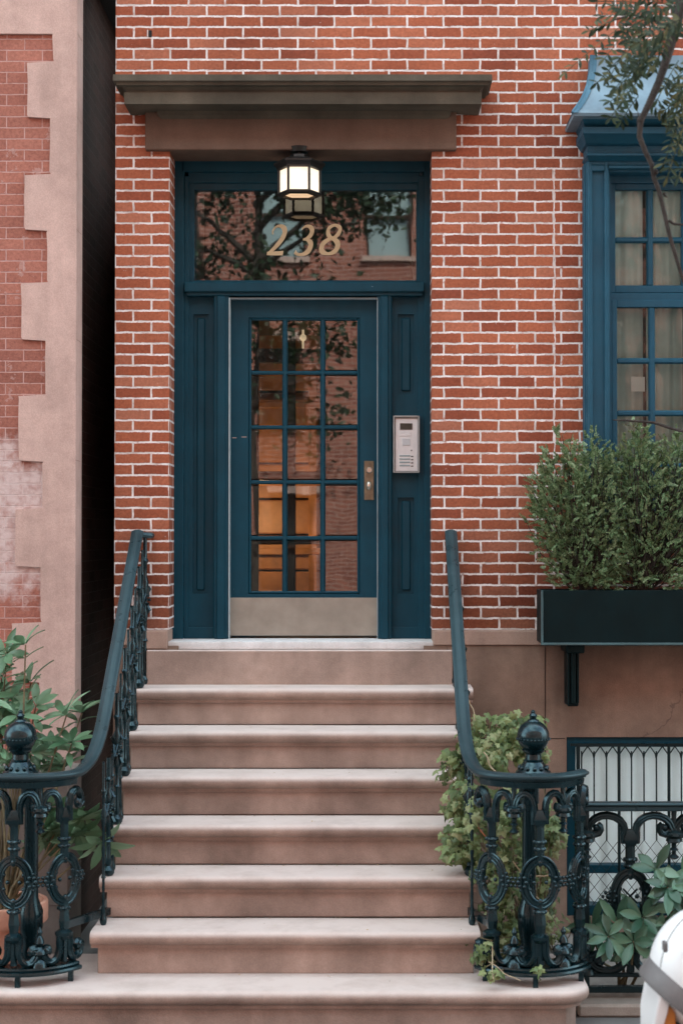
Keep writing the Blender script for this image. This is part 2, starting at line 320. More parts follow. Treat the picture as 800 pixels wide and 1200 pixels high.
# ------------------------------------------------------------------ mesh builder
class MB:
    def __init__(s): s.bm = bmesh.new()
    def box(s, x0, x1, y0, y1, z0, z1, bev=0, seg=1):
        if x1 < x0: x0, x1 = x1, x0
        if y1 < y0: y0, y1 = y1, y0
        if z1 < z0: z0, z1 = z1, z0
        t = bmesh.new(); bmesh.ops.create_cube(t, size=1)
        for v in t.verts:
            v.co = Vector(((x0 + x1) / 2 + v.co.x * (x1 - x0), (y0 + y1) / 2 + v.co.y * (y1 - y0), (z0 + z1) / 2 + v.co.z * (z1 - z0)))
        if bev: bmesh.ops.bevel(t, geom=list(t.edges), offset=min(bev, .45 * min(x1 - x0, y1 - y0, z1 - z0)), segments=seg, affect='EDGES', profile=.6)
        s._merge(t); return s
    def _merge(s, t):
        me = bpy.data.meshes.new('tmp'); t.to_mesh(me); t.free(); s.bm.from_mesh(me); bpy.data.meshes.remove(me)
    def poly(s, pts):
        return s.bm.faces.new([s.bm.verts.new(p) for p in pts])
    def prism(s, pts, d, bev=0):
        """outline pts (3D, planar) pushed along vector d"""
        t = bmesh.new(); a = [t.verts.new(p) for p in pts]; f = t.faces.new(a)
        r = bmesh.ops.extrude_face_region(t, geom=[f])
        for v in r['geom']:
            if isinstance(v, bmesh.types.BMVert): v.co += Vector(d)
        bmesh.ops.recalc_face_normals(t, faces=t.faces)
        if bev: bmesh.ops.bevel(t, geom=[e for e in t.edges if not e.is_boundary], offset=bev, segments=2, affect='EDGES')
        s._merge(t); return s
    def tube(s, pts, r, n=8, cap=True, sq=None):
        pts = [Vector(p) for p in pts]; m = len(pts)
        if not isinstance(r, (list, tuple)): r = [r] * m
        T = []
        for i in range(m):
            d = (pts[min(i + 1, m - 1)] - pts[max(i - 1, 0)])
            T.append(d.normalized() if d.length > 1e-9 else Vector((0, 0, 1)))
        u = T[0].orthogonal().normalized(); rings = []
        for i in range(m):
            u = (u - T[i] * u.dot(T[i])); u = u.normalized() if u.length > 1e-6 else T[i].orthogonal().normalized()
            v = T[i].cross(u)
            rings.append([s.bm.verts.new(pts[i] + (u * math.cos(2 * math.pi * k / n) + v * math.sin(2 * math.pi * k / n)) * r[i]) for k in range(n)])
        for i in range(m - 1):
            for k in range(n):
                s.bm.faces.new((rings[i][k], rings[i][(k + 1) % n], rings[i + 1][(k + 1) % n], rings[i + 1][k]))
        if cap:
            s.bm.faces.new(rings[0][::-1]); s.bm.faces.new(rings[-1])
        return s
    def sweep(s, path, prof, side=None, cap=True):
        """prof: list of (lateral, up); path: points; lateral is horizontal, across the path"""
        path = [Vector(p) for p in path]; m = len(path); rings = []; n = len(prof)
        for i in range(m):
            t = (path[min(i + 1, m - 1)] - path[max(i - 1, 0)]).normalized()
            if side: l = Vector(side[i] if isinstance(side, list) else side)
            else: l = t.cross(Vector((0, 0, 1))).normalized()
            up = l.cross(t).normalized()
            rings.append([s.bm.verts.new(path[i] + l * a + up * b) for a, b in prof])
        for i in range(m - 1):
            for k in range(n):
                s.bm.faces.new((rings[i][k], rings[i][(k + 1) % n], rings[i + 1][(k + 1) % n], rings[i + 1][k]))
        if cap: s.bm.faces.new(rings[0][::-1]); s.bm.faces.new(rings[-1])
        return s
    def lathe(s, c, prof, n=16, sy=1.0, phase=0, top=True):
        """prof: list of (radius, z) upward"""
        c = Vector(c); rings = []
        for r, z in prof:
            rings.append([s.bm.verts.new(c + Vector((r * math.cos(phase + 2 * math.pi * k / n), sy * r * math.sin(phase + 2 * math.pi * k / n), z))) for k in range(n)])
        for i in range(len(prof) - 1):
            for k in range(n):
                s.bm.faces.new((rings[i][k], rings[i][(k + 1) % n], rings[i + 1][(k + 1) % n], rings[i + 1][k]))
        s.bm.faces.new(rings[0][::-1])
        if top: s.bm.faces.new(rings[-1])
        return s
    def ball(s, c, r, sc=(1, 1, 1), sub=2, u=10, v=7):
        t = bmesh.new(); bmesh.ops.create_uvsphere(t, u_segments=u, v_segments=v, radius=r)
        for q in t.verts: q.co = Vector((q.co.x * sc[0], q.co.y * sc[1], q.co.z * sc[2])) + Vector(c)
        s._merge(t); return s
    def build(s, name, m, parent=None, smooth=35, recalc=True, loc=None):
        if recalc: bmesh.ops.recalc_face_normals(s.bm, faces=s.bm.faces)
        me = bpy.data.meshes.new(name); s.bm.to_mesh(me); s.bm.free()
        me.materials.append(m)
        if smooth:
            me.shade_smooth(); me.set_sharp_from_angle(angle=R(smooth))
        return link(name, me, parent)

def link(name, me, parent=None):
    o = bpy.data.objects.new(name, me); sc.collection.objects.link(o)
    if parent is not None:
        o.parent = parent
        if parent.type == 'EMPTY': o.location = -Vector(parent.location)
    return o
def tag(o, label, cat, group=None, kind=None):
    o['label'] = label; o['category'] = cat
    if group: o['group'] = group
    if kind: o['kind'] = kind
    return o
def thing(name, label, cat, loc=(0, 0, 0), group=None):
    o = bpy.data.objects.new(name, None); sc.collection.objects.link(o); o.location = loc
    o.empty_display_size = .1
    return tag(o, label, cat, group)
def struct(o): o['kind'] = 'structure'; return o
def bx(name, m, parent, *a, **k): return MB().box(*a, **k).build(name, m, parent)

def wall_holes(mb, x0, x1, z0, z1, holes, y0, y1, side_x0=True):
    xs = sorted({x0, x1, *[h[0] for h in holes], *[h[1] for h in holes]}); zs = sorted({z0, z1, *[h[2] for h in holes], *[h[3] for h in holes]})
    xs = [x for x in xs if x0 <= x <= x1]; zs = [z for z in zs if z0 <= z <= z1]
    def solid(i, j):
        if i < 0 or j < 0 or i >= len(xs) - 1 or j >= len(zs) - 1: return False
        cx, cz = (xs[i] + xs[i + 1]) / 2, (zs[j] + zs[j + 1]) / 2
        return not any(h[0] < cx < h[1] and h[2] < cz < h[3] for h in holes)
    for i in range(len(xs) - 1):
        for j in range(len(zs) - 1):
            if not solid(i, j): continue
            a, b, c, d = xs[i], xs[i + 1], zs[j], zs[j + 1]
            mb.poly([(a, y0, c), (b, y0, c), (b, y0, d), (a, y0, d)]); mb.poly([(a, y1, d), (b, y1, d), (b, y1, c), (a, y1, c)])
            if not solid(i - 1, j): mb.poly([(a, y1, c), (a, y0, c), (a, y0, d), (a, y1, d)])
            if not solid(i + 1, j): mb.poly([(b, y0, c), (b, y1, c), (b, y1, d), (b, y0, d)])
            if not solid(i, j - 1): mb.poly([(a, y1, c), (b, y1, c), (b, y0, c), (a, y0, c)])
            if not solid(i, j + 1): mb.poly([(a, y0, d), (b, y0, d), (b, y1, d), (a, y1, d)])
    return mb

def cap_sweep(mb, prof, x0, x1, yb, back=0.0, lf=1.0):
    """moulding on three sides: prof = list of (offset, z) going down; x0..x1 and yb are the core"""
    rings = []
    for o, z in prof:
        rings.append([mb.bm.verts.new(p) for p in ((x0 - o * lf, back, z), (x0 - o * lf, yb - o, z), (x1 + o * lf, yb - o, z), (x1 + o * lf, back, z))])
    for a, b in zip(rings, rings[1:]):
        for k in range(4): mb.bm.faces.new((a[k], a[(k + 1) % 4], b[(k + 1) % 4], b[k]))
    mb.bm.faces.new(rings[0]); mb.bm.faces.new(rings[-1][::-1])
    return mb

# ================================================================== SETTING
G = 0.21; RUN = 0.262; LAND = 1.47
HX0, HX1 = -1.48, 6.2
struct(MB().box(-60, 60, -5.2, 40, -.3, 0).build('sidewalk', M['concrete'], smooth=0))
struct(MB().box(-60, 60, -15.0, -5.35, -.5, -.14).build('road', M['asphalt'], smooth=0))
struct(MB().box(-60, 60, -5.35, -5.2, -.4, .004, .01).build('kerb', M['curb'], smooth=0))
struct(MB().box(-60, 60, -60, -15.15, -.3, 0).build('far_sidewalk', M['concrete'], smooth=0))
struct(MB().box(-60, 60, -15.15, -15.0, -.4, .004, .01).build('far_kerb', M['curb'], smooth=0))
# areaway floor, a sheet just above the sidewalk
struct(MB().box(1.03, 6.0, -1.5, 0, .0, .02).build('areaway_paving', M['paving'], smooth=0))

# ================================================================== THE HOUSE
house = thing('brick_townhouse', 'red brick townhouse with white mortar, blue door under a stone hood and number 238', 'house', (0, 0, 0))
WZ0 = az(738, 0)
DX0, DX1, DZ1 = ax(198, 0), ax(506, 0), az(175, 0)
WX0, WX1 = ax(690, 0), ax(690, 0) + 1.15
WIN_T, WIN_B = az(130, 0), az(640, 0)
mb = MB(); wall_holes(mb, HX0, HX1, WZ0, 13.0, [(DX0, DX1, WZ0 - 1, DZ1), (WX0, WX1, WIN_B, WIN_T), (WX0, WX1, 6.6, 8.8), (-.9, .1, 6.6, 8.8)], 0, .33)
mb.build('wall', M['brick'], house, smooth=0, recalc=False)
bx('roof', M['black'], house, HX0, HX1, .0, 11, 13.003, 13.2)
# foundation in brownstone, 2 cm proud of the brick; basement window opening
BX0, BZ1 = ax(663, -.03), az(864, -.03)
mb = MB(); wall_holes(mb, HX0, HX1, 0, az(757, -.03), [(BX0, BX0 + 1.3, .12, BZ1), (-1.1, .33, LAND, 9)], -.03, .35)
mb.build('foundation_wall', M['stone'], house, smooth=0, recalc=False)
# joint lines in the foundation
mb = MB()
for x in (638,): mb.box(ax(x, -.03) - .0025, ax(x, -.03) + .0025, -.0325, -.031, 0.05, az(757, -.03) - .003)
mb.box(ax(560, -.03), BX0 - .01, -.0325, -.031, az(866, -.03), az(866, -.03) + .004)
mb.build('foundation_joint', M['lampiron'], house, smooth=0)
MB().box(DX1 + .004, HX1, -.042, .2, az(757, -.03) + .003, WZ0 - .002, .006).build('water_table', M['block'], house)
MB().box(ax(171, -.04), DX0 - .002, -.042, .2, az(761, -.03) + .002, WZ0 - .002, .006).build('plinth_block', M['block'], house)
MB().box(HX0 + .003, ax(171, -.04) - .004, -.042, .2, az(757, -.03) + .002, WZ0 - .002, .006).build('plinth_block', M['block'], house)
# chips and repairs in the brick: a missing half brick's hole above the hood
a = at(177, 39, 0); MB().box(a.x - .016, a.x + .006, -.003, .02, a.z - .022, a.z + .022, .004).build('patched_hole', M['black'], house)
MB().box(a.x - .024, a.x - .017, -.004, .02, a.z - .018, a.z + .024, .003).build('mortar_smear', M['sill'], house)
# lintel
MB().box(ax(169, -.04), ax(535, -.04), -.045, .33, az(175, -.045), az(128, -.045), .006).build('lintel', M['lintel'], house)
# stone hood (cornice) above the door
hx0, hx1 = ax(138, -.2), ax(566, -.2)
zt, z2, z3, z4 = az(86, -.30), az(94, -.29), az(106, -.25), az(121, -.24)
prof = [(.245, zt + .004), (.29, zt), (.292, z2), (.277, z2 - .006), (.272, z2 - .02), (.245, z3 + .025), (.225, z3 + .008), (.222, z3), (.236, z3 - .004), (.234, z4),
        (.215, z4 - .003), (.07, z4 + .006), (.062, z4 - .02), (.03, z4 - .05), (.004, z4 - .055)]
cx0, cx1 = ax(131, -.29) + .29, ax(577, -.29) - .29
mb = MB(); cap_sweep(mb, [(a, b) for a, b in prof], cx0, cx1, -.0, .1)
mb.build('door_hood', M['hood'], house, smooth=25)
# threshold of pale stone under door frame
MB().box(DX0 - .005, DX1 + .02, -.012, .5, az(761, 0), az(752, -.01), .008, 2).build('threshold', M['sill'], house)

# ---- door surround ------------------------------------------------------------
FY = .24
TZ = az(752, -.01)
surround = MB()
def fb(x0, x1, y0, y1, ya, yb, bev=.004, Y=FY, mbx=None):
    a, b = at(x0, y1, Y), at(x1, y0, Y)
    (mbx or surround).box(a.x, b.x, ya, yb, max(a.z, TZ) if y1 > 745 else a.z, b.z, bev)
fb(198, 216, 170, 760, .235, .42); fb(214.5, 221, 205, 760, .255, .42)        # left jamb
fb(497, 515, 170, 760, .235, .42); fb(490, 498.5, 205, 760, .255, .42)        # right jamb
fb(213, 499, 170, 201, .235, .42, 0.003); fb(220, 492, 199, 213, .257, .42)      # head
fb(218, 227, 210, 332, .272, .42); fb(488, 495, 210, 332, .272, .42); fb(224, 491, 211, 221, .274, .42)   # transom sash
fb(224, 491, 327, 333, .276, .42, .003)
fb(216.5, 497, 331, 343, .195, .42, .006); fb(219, 495, 342, 347, .215, .42, .003)   # transom bar
fb(250, 268.5, 346, 760, .225, .42, .006); fb(254, 264, 347, 760, .213, .3, .005)
fb(442, 459, 346, 760, .225, .42, .006); fb(446, 455, 347, 760, .213, .3, .005)
surround.build('door_surround', M['blue'], house)
sur = MB(); fb(267.8, 269.4, 349, 752, .222, .30, .001, mbx=sur); fb(441.8, 442.4, 349, 752, .225, .30, .001, mbx=sur)
fb(269, 442, 348.8, 349.5, .235, .30, .001, mbx=sur)
sur.build('weather_strip', M['white'], house)
# side panels with a sunk field and mouldings
def panel(x0, x1, fields):
    mb = MB(); Y = .27
    a, b = ax(x0, Y), ax(x1, Y); z0, z1 = TZ, az(346, Y)
    holes = [(ax(f[0], Y), ax(f[1], Y), az(f[3], Y), az(f[2], Y)) for f in fields]
    wall_holes(mb, a, b, z0, z1, holes, Y, Y + .03)
    for h in holes:
        mb.box(h[0], h[1], Y + .018, Y + .035, h[2], h[3])
        mb.box(h[0] + .022, h[1] - .022, Y + .006, Y + .02, h[2] + .022, h[3] - .022, .006)
    mb.box(a, b, Y - .012, Y + .02, z0, z0 + .07, .004)
    return mb.build('side_panel', M['blue'], house, recalc=True)
panel(219, 251, [(226, 244, 368, 696)])
panel(458, 492, [(466, 485, 368, 462), (466, 485, 583, 696)])

# ---- transom window and number -------------------------------------------------
GY = .300
a, b = at(224, 330, GY), at(491, 216, GY)
tw = MB().box(a.x, b.x, GY + .012, GY + .02, a.z, a.z + .006).build('transom_window', M['blue'], house, smooth=0)
mb = MB(); mb.poly([(a.x, GY, a.z), (b.x, GY, a.z), (b.x, GY, b.z), (a.x, GY, b.z)])
mb.build('pane', M['glass'], tw, smooth=0, recalc=False)

def ribbon(mb, pts, F, y, close=False, sub=8):
    """pts: (x, z, width) in a unit-high box, smoothed by Catmull-Rom, drawn as a flat raised band"""
    n = len(pts); out = []
    segs = n if close else n - 1
    P = lambda i: Vector(pts[i % n]) if close else Vector(pts[max(0, min(n - 1, i))])
    for i in range(segs):
        for k in range(sub):
            t = k / sub; p0, p1, p2, p3 = P(i - 1), P(i), P(i + 1), P(i + 2)
            out.append(.5 * ((2 * p1) + (-p0 + p2) * t + (2 * p0 - 5 * p1 + 4 * p2 - p3) * t * t + (-p0 + 3 * p1 - 3 * p2 + p3) * t ** 3))
    if not close: out.append(P(n - 1))
    m = len(out); L, Rr = [], []
    for i, p in enumerate(out):
        q0, q1 = (out[(i - 1) % m], out[(i + 1) % m]) if close else (out[max(0, i - 1)], out[min(m - 1, i + 1)])
        t = Vector((q1.x - q0.x, q1.y - q0.y)); t = t.normalized() if t.length > 1e-9 else Vector((1, 0))
        nrm = Vector((-t.y, t.x)) * p.z / 2
        L.append(F(p.x + nrm.x, p.y + nrm.y)); Rr.append(F(p.x - nrm.x, p.y - nrm.y))
    vl = [mb.bm.verts.new((x, y, z)) for x, z in L]; vr = [mb.bm.verts.new((x, y, z)) for x, z in Rr]
    for i in range(m if close else m - 1):
        j = (i + 1) % m; mb.bm.faces.new((vl[i], vl[j], vr[j], vr[i]))
def digit(d, px, py, h, w):
    o = at(px, py, GY - .004); s = 1 / (FOC / (GY - CAM_Y)); H = h * s
    F = lambda x, z: (o.x + (x * w / h + .20 * z) * H, o.z + z * H)
    mb = MB(); y = GY - .004
    if d == 2:
        ribbon(mb, [(.06, .70, .05), (.02, .82, .09), (.16, .955, .07), (.42, .97, .12), (.62, .86, .22), (.66, .70, .24), (.55, .50, .22), (.30, .26, .17), (.06, .09, .11), (-.02, .03, .06)], F, y)
        ribbon(mb, [(-.06, .065, .11), (.30, .065, .13), (.62, .07, .14), (.80, .075, .15)], F, y - .0005, sub=3)
    elif d == 3:
        ribbon(mb, [(.08, .86, .06), (.22, .955, .08), (.44, .965, .11), (.64, .84, .22), (.62, .68, .21), (.42, .555, .10), (.26, .53, .07)], F, y)
        ribbon(mb, [(.30, .535, .07), (.50, .51, .10), (.72, .38, .23), (.68, .17, .24), (.42, .04, .12), (.12, .04, .09), (-.04, .12, .14)], F, y - .0005)
    else:
        ribbon(mb, [(.44, .975, .09), (.70, .88, .15), (.68, .69, .17), (.44, .54, .12), (.20, .69, .17), (.20, .88, .15)], F, y, True)
        ribbon(mb, [(.42, .53, .11), (.74, .36, .22), (.70, .13, .20), (.38, .025, .10), (.06, .13, .20), (.06, .36, .20)], F, y - .0005, True)
    o = mb.build('numeral', M['gold'], tw, smooth=0, recalc=False)
    o.modifiers.new('t', 'SOLIDIFY').thickness = .002
digit(2, 313.5, 299, 35.5, 22); digit(3, 345.5, 299, 35.5, 22); digit(8, 374.5, 298, 35.5, 25)

# ---- door ----------------------------------------------------------------------
DY = .30
door = MB()
dx0, dx1, dz0, dz1 = ax(269, DY), ax(442, DY), TZ + .012, az(350, DY)
cols = [(294, 330), (337, 374), (382, 419)]; rows = [(375, 432), (441, 496), (505, 560), (570, 626), (635, 693)]
holes = [(ax(c0, DY), ax(c1, DY), az(r1, DY), az(r0, DY)) for c0, c1 in cols for r0, r1 in rows]
gx0, gx1, gz0, gz1 = ax(291, DY), ax(421.5, DY), az(696, DY), az(372, DY)
wall_holes(door, dx0, dx1, dz0, dz1, [(gx0, gx1, gz0, gz1)], DY, DY + .045)
door = door.build('door', M['blue'], house, smooth=0)
mb = MB()
Yb = DY + .008
for c in (333.5, 378): mb.sweep([(ax(c, DY), Yb + .01, gz0 + .012), (ax(c, DY), Yb + .01, gz1 - .012)], [(-.0165, 0), (-.008, .014), (.008, .014), (.0165, 0), (.0165, -.02), (-.0165, -.02)], side=(1, 0, 0))
for r in (436.5, 500.5, 565, 630.5):
    z = az(r, DY); mb.box(gx0 + .012, gx1 - .012, Yb - .003, Yb + .028, z - .012, z + .012, .007)
mb.box(gx0, gx0 + .016, Yb - .006, Yb + .03, gz0, gz1, .006); mb.box(gx1 - .016, gx1, Yb - .006, Yb + .03, gz0, gz1, .006)
mb.box(gx0 + .014, gx1 - .014, Yb - .005, Yb + .03, gz0, gz0 + .016, .006); mb.box(gx0 + .014, gx1 - .014, Yb - .005, Yb + .03, gz1 - .016, gz1, .006)
mb.build('glazing_bars', M['blue'], door)
mb = MB()
for i, h in enumerate(holes):                      # every old pane sits at its own slight tilt
    t = [random.uniform(-.0009, .0009) for _ in range(3)]
    y = DY + .022
    mb.poly([(h[0] - .004, y + t[0], h[2] - .004), (h[1] + .004, y + t[0] + t[1], h[2] - .004), (h[1] + .004, y + t[0] + t[1] + t[2], h[3] + .004), (h[0] - .004, y + t[0] + t[2], h[3] + .004)])
mb.build('pane', M['glass'], door, smooth=0, recalc=False)
mb = MB(); k0, k1 = dz0 + .004, az(700.5, DY); mb.box(dx0 + .002, dx1 - .002, DY - .006, DY - .001, k0, k1, .0015)
kp = mb
for x in [dx0 + .015 + i * (dx1 - dx0 - .03) / 6 for i in range(7)]:
    for z in (k0 + .012, k1 - .012): kp.lathe((x, DY - .0055, z), [(.0035, 0), (.003, .002)], 8)
kp.build('kick_plate', M['kick'], door)
mb = MB(); a, b = at(426.5, 586, DY), at(438, 540, DY); mb.box(a.x, b.x, DY - .008, DY - .001, a.z, b.z, .003); mb.build('lock_plate', M['brass'], door)
def disc_y(mb, c, prof, n=20):
    """turned about the Y axis; prof: (radius, y offset towards the viewer)"""
    t = MB(); t.lathe((0, 0, 0), prof, n)
    for v in t.bm.verts: v.co = Vector((v.co.x, -v.co.z, v.co.y)) + Vector(c)
    mb._merge(t.bm); return mb
mb = MB(); c = at(432.5, 551, DY - .008); disc_y(mb, c, [(.019, 0), (.019, .006), (.014, .012), (.009, .0125)]); mb.build('lock_cylinder', M['chrome'], door)
mb = MB(); c = at(432, 569, DY - .008); disc_y(mb, c, [(.012, 0), (.011, .03)]); mb.ball(c + Vector((0, -.045, -.002)), .017, (.85, .9, 1.55), u=16, v=12)
mb.build('knob', M['chrome'], door)

mb = MB()
for x0, x1, y in ((272, 277, 513), (283, 289, 512)): u0, u1 = at(x0, y + .4, DY), at(x1, y - .4, DY); MB().box(u0.x, u1.x, DY - .0012, DY + .001, u0.z, u1.z).build('scuff', M['quoin'], door, smooth=0)
# ---- vestibule behind the glass -------------------------------------------------
vx0, vx1, vy1 = -1.05, .28, 1.7
mb = MB(); mb.box(vx0, vx1, .44, 3.8, TZ - .05, TZ - .01); mb.build('vestibule_floor', M['darkwood'], house, smooth=0)
mb = MB(); mb.box(vx0 - .04, vx0, .44, 3.8, TZ - .01, DZ1 + .1); mb.box(vx1, vx1 + .04, .44, 3.8, TZ - .01, DZ1 + .1)
mb.box(vx0, vx1, .44, 3.8, az(339, .44), az(339, .44) + .06); mb.box(vx0, vx1, 3.76, 3.84, TZ - .01, DZ1); mb.build('vestibule_wall', M['plaster'], house, smooth=0)
bx('dark_interior', M['black'], house, DX0, DX1, .9, .95, az(339, .44) + .07, DZ1 + .3)  # black backing added to keep the transom dark
# inner door: dark stiles with the wood panelled hall behind
idr = MB(); iy = 1.5
for x0, x1, z0, z1 in ((-1.05, -.74, TZ, 4.4), (-.545, -.49, TZ, 4.4), (-.30, .28, TZ, 4.4), (-.74, -.30, 3.52, 3.62), (-.74, -.30, 2.72, 2.78), (-.74, -.30, 2.28, 2.33), (-.74, -.30, TZ, TZ + .12)):
    idr.box(x0, x1, iy, iy + .05, z0, z1, .004)
idr.build('inner_door', M['darkwood'], house)
mb = MB()
for k in range(9):
    z = TZ + .1 + k * .27; mb.box(-.95, -.34, 2.62, 2.66, z, z + .255, .01)
for x in (-.62, -.44): mb.box(x, x + .07, 2.57, 2.62, TZ, 3.95, .01)
for z in (2.2, 2.72, 3.3): mb.box(-.95, -.34, 2.56, 2.575, z, z + .05, .006)
mb.build('panelled_closet', M['wood'], house)
for (x, y, z, e) in ((-.79, 1.95, 2.45, 2.6),):
    ld = bpy.data.lights.new('hall_light', 'POINT'); ld.energy = e; ld.color = (1, .58, .26); ld.shadow_soft_size = .06
    lo = bpy.data.objects.new('hall_light', ld); sc.collection.objects.link(lo); lo.location = (x, y, z)
hp = [at(355, 393, 2.3), at(355, 413, 2.3)]
hl = MB(); hl.lathe(hp[1], [(.012, -.03), (.026, -.014), (.028, 0), (.02, .02), (.008, .03), (.008, .085), (.018, .09), (.026, .105), (.022, .125), (.01, .135), (.006, .2)], 16)
tag(hl.build('hall_lamp', emit_mat('hall_bulb', (1, .72, .45), .12)), 'small warm two bulb lamp hanging in the hall behind the blue glazed door', 'lamp')

# ---- right-hand window ----------------------------------------------------------
WY = -.13                                            # face of the timber surround, proud of the brick
win = MB(); sx0, sx1 = ax(688, WY), WX1 + .02
SX = sx0 + sx1                                       # mirror axis * 2
pz0, pz1 = az(640, WY), az(188, WY)
def both(mb, x0, x1, *a, **k):
    mb.box(x0, x1, *a, **k); mb.box(SX - x1, SX - x0, *a, **k)
both(win, sx0, sx0 + .135, WY + .02, .2, pz0, pz1, .004)
both(win, sx0 - .008, sx0 + .02, WY + .05, .02, pz0, pz1, .004)
both(win, sx0 + .006, sx0 + .034, WY, .0, pz0, pz1, .006); both(win, sx0 + .104, sx0 + .128, WY, .0, pz0, pz1, .006)
both(win, sx0 + .03, sx0 + .106, WY - .001, .0, az(200, WY), az(193, WY), .004)
win.box(sx0 + .136, SX - sx0 - .136, WY + .03, .2, az(200, WY), pz1 + .02, .003)
win.box(sx0 + .02, SX - sx0 - .02, WY - .012, .1, az(182, WY), az(176, WY), .005)
win.box(sx0 + .1285, SX - sx0 - .1285, WY - .004, .1, az(197, WY), az(193.5, WY), .003)
win.box(sx0 + .012, SX - sx0 - .012, WY + .003, .1, az(193, WY), az(172, WY), .003)
win = win.build('window', M['blue2'], house)
# entablature
mb = MB(); zz = lambda y, Y=-.3: az(y, Y)
prof = [(.02, zz(133)), (.085, zz(134)), (.10, zz(138)), (.085, zz(142)), (.06, zz(145)), (.05, zz(146)), (.105 - .01, zz(147.5)), (.105 - .012, zz(155)), (.08, zz(156.5)),
        (.045, zz(163)), (.02, zz(164)), (.018, zz(172)), (.03, zz(173.5)), (.03, zz(176)), (.012, zz(178)), (.0, zz(180))]
cap_sweep(mb, [(o * 1.55, z) for o, z in prof], sx0 + .01, SX - sx0 - .01, -.14, .02, .36)
mb.build('entablature', M['blue2'], win, smooth=22)
# flared hood
hzt, hzb = az(68, -.08), az(129, -.36)
prof = []
for i in range(13):
    t = i / 12; prof.append((.215 * (1 - t) ** 1.0 * 0 + .215 * ((1 - t) ** 2.1), hzb + (hzt - hzb) * t))
prof = [(.215, hzb - .03), (.222, hzb - .014)] + [(o - .002, z) for o, z in prof]
mb = MB(); cap_sweep(mb, prof[::-1], sx0 + .03, SX - sx0 - .03, -.14, .0, .62)
mb.build('flared_hood', M['copper'], win, smooth=30)
mb = MB()                                            # rolled flashing up the hood's left hip and side
pts = [(sx0 + .03 - o * .62 - .003, -.01 , z) for o, z in prof[1:]]
path2 = [(sx0 + .03 - o * .62 - .004, -.14 - o - .004, z) for o, z in prof[1:]]
for a, b in zip(range(len(pts) - 1), range(1, len(pts))):
    mb.poly([pts[a], path2[a], path2[b], pts[b]])
mb.tube(path2, .009, 6)
for a, b in zip(path2, path2[1:]):
    mb.poly([(a[0], a[1] - .006, a[2]), (b[0], b[1] - .006, b[2]), (b[0] + .032, b[1] - .006, b[2]), (a[0] + .032, a[1] - .006, a[2])])
mb.build('hood_flashing', M['flash'], win)
# sashes
both_y = [(215, 340, .02), (347, 640, -.035)]
sashx0, sashx1 = ax(716, 0), SX - ax(716, 0)
pitch = (ax(765, 0) - ax(722, 0))
def sash(y0, y1, Y, rowsy, name):
    mb = MB(); z0, z1 = az(y1, Y), az(y0, Y)
    mb.box(sashx0, sashx0 + .032, Y, Y + .045, z0, z1, .004); mb.box(sashx1 - .032, sashx1, Y, Y + .045, z0, z1, .004)
    mb.box(sashx0 + .03, sashx1 - .03, Y + .001, Y + .044, z1 - .045, z1, .004); mb.box(sashx0 + .03, sashx1 - .03, Y + .001, Y + .044, z0, z0 + .045, .004)
    n = 4; w = (sashx1 - sashx0 - .064) / n
    for k in range(1, n): xx = sashx0 + .032 + k * w; mb.box(xx - .019, xx + .019, Y + .004, Y + .04, z0 + .04, z1 - .04, .009)
    for r in rowsy: z = az(r, Y); mb.box(sashx0 + .03, sashx1 - .03, Y + .007, Y + .038, z - .017, z + .017, .009)
    return mb.build(name, M['blue2'], win)
WX1 = WX1
sash(213, 343, .02, [280.5], 'sash'); sash(351, 640, -.03, [422.5, 484, 546], 'sash')
mb = MB(); mb.box(sx0 + .128, SX - sx0 - .128, .0, .05, az(215, .02), az(190, .02)); mb.box(sashx0 - .03, sashx0 + .001, -.03, .07, pz0, az(190, .0)); mb.box(sashx1 - .001, sashx1 + .03, -.03, .07, pz0, az(190, .0))
mb.box(sashx0, sashx1, .0, .045, az(352, -.03), az(342, -.03), .003)
mb.build('sash_stop', M['blue2'], win)
mb = MB()
mb.poly([(sashx0, .045, az(342, .04)), (sashx1, .045, az(342, .04)), (sashx1, .045, az(213, .04)), (sashx0, .045, az(213, .04))])
mb.poly([(sashx0, -.008, az(640, 0)), (sashx1, -.008, az(640, 0)), (sashx1, -.008, az(352, 0)), (sashx0, -.008, az(352, 0))])
mb.build('pane', M['glassw'], win, smooth=0, recalc=False)
def curtain(name, m, parent, x0, x1, z0, z1, y, folds=14, amp=.02, gap=None):
    mb = MB(); n = folds * 8; prev = None
    for i in range(n + 1):
        t = i / n; x = x0 + (x1 - x0) * t
        ph = t * folds * 2 * math.pi
        yy = y + amp * math.sin(ph) + amp * .5 * math.sin(ph * .43 + 1) + .01 * noise.noise(Vector((x * 9, 0, 0)))
        cur = (mb.bm.verts.new((x, yy, z0)), mb.bm.verts.new((x, yy * .4 + y * .6, z1)))
        if prev: mb.bm.faces.new((prev[0], cur[0], cur[1], prev[1]))
        prev = cur
    return mb.build(name, m, parent, smooth=180, recalc=False)
curtain('curtain', M['curtain'], win, WX0 + .02, ax(753, .1), WIN_B, az(205, .1), .085, 4, .014)
curtain('curtain', M['curtain'], win, ax(757, .1), WX1, WIN_B, az(205, .1), .085, 11, .014)
MB().box(ax(739, .02), ax(755, .02), .0, .002, az(459, .02), az(442, .02)).build('note', M['blind'], win, smooth=0)
bx('dark_interior', M['black'], house, WX0 - .3, WX1 + .3, 1.6, 1.65, WIN_B - .3, WIN_T + .3)
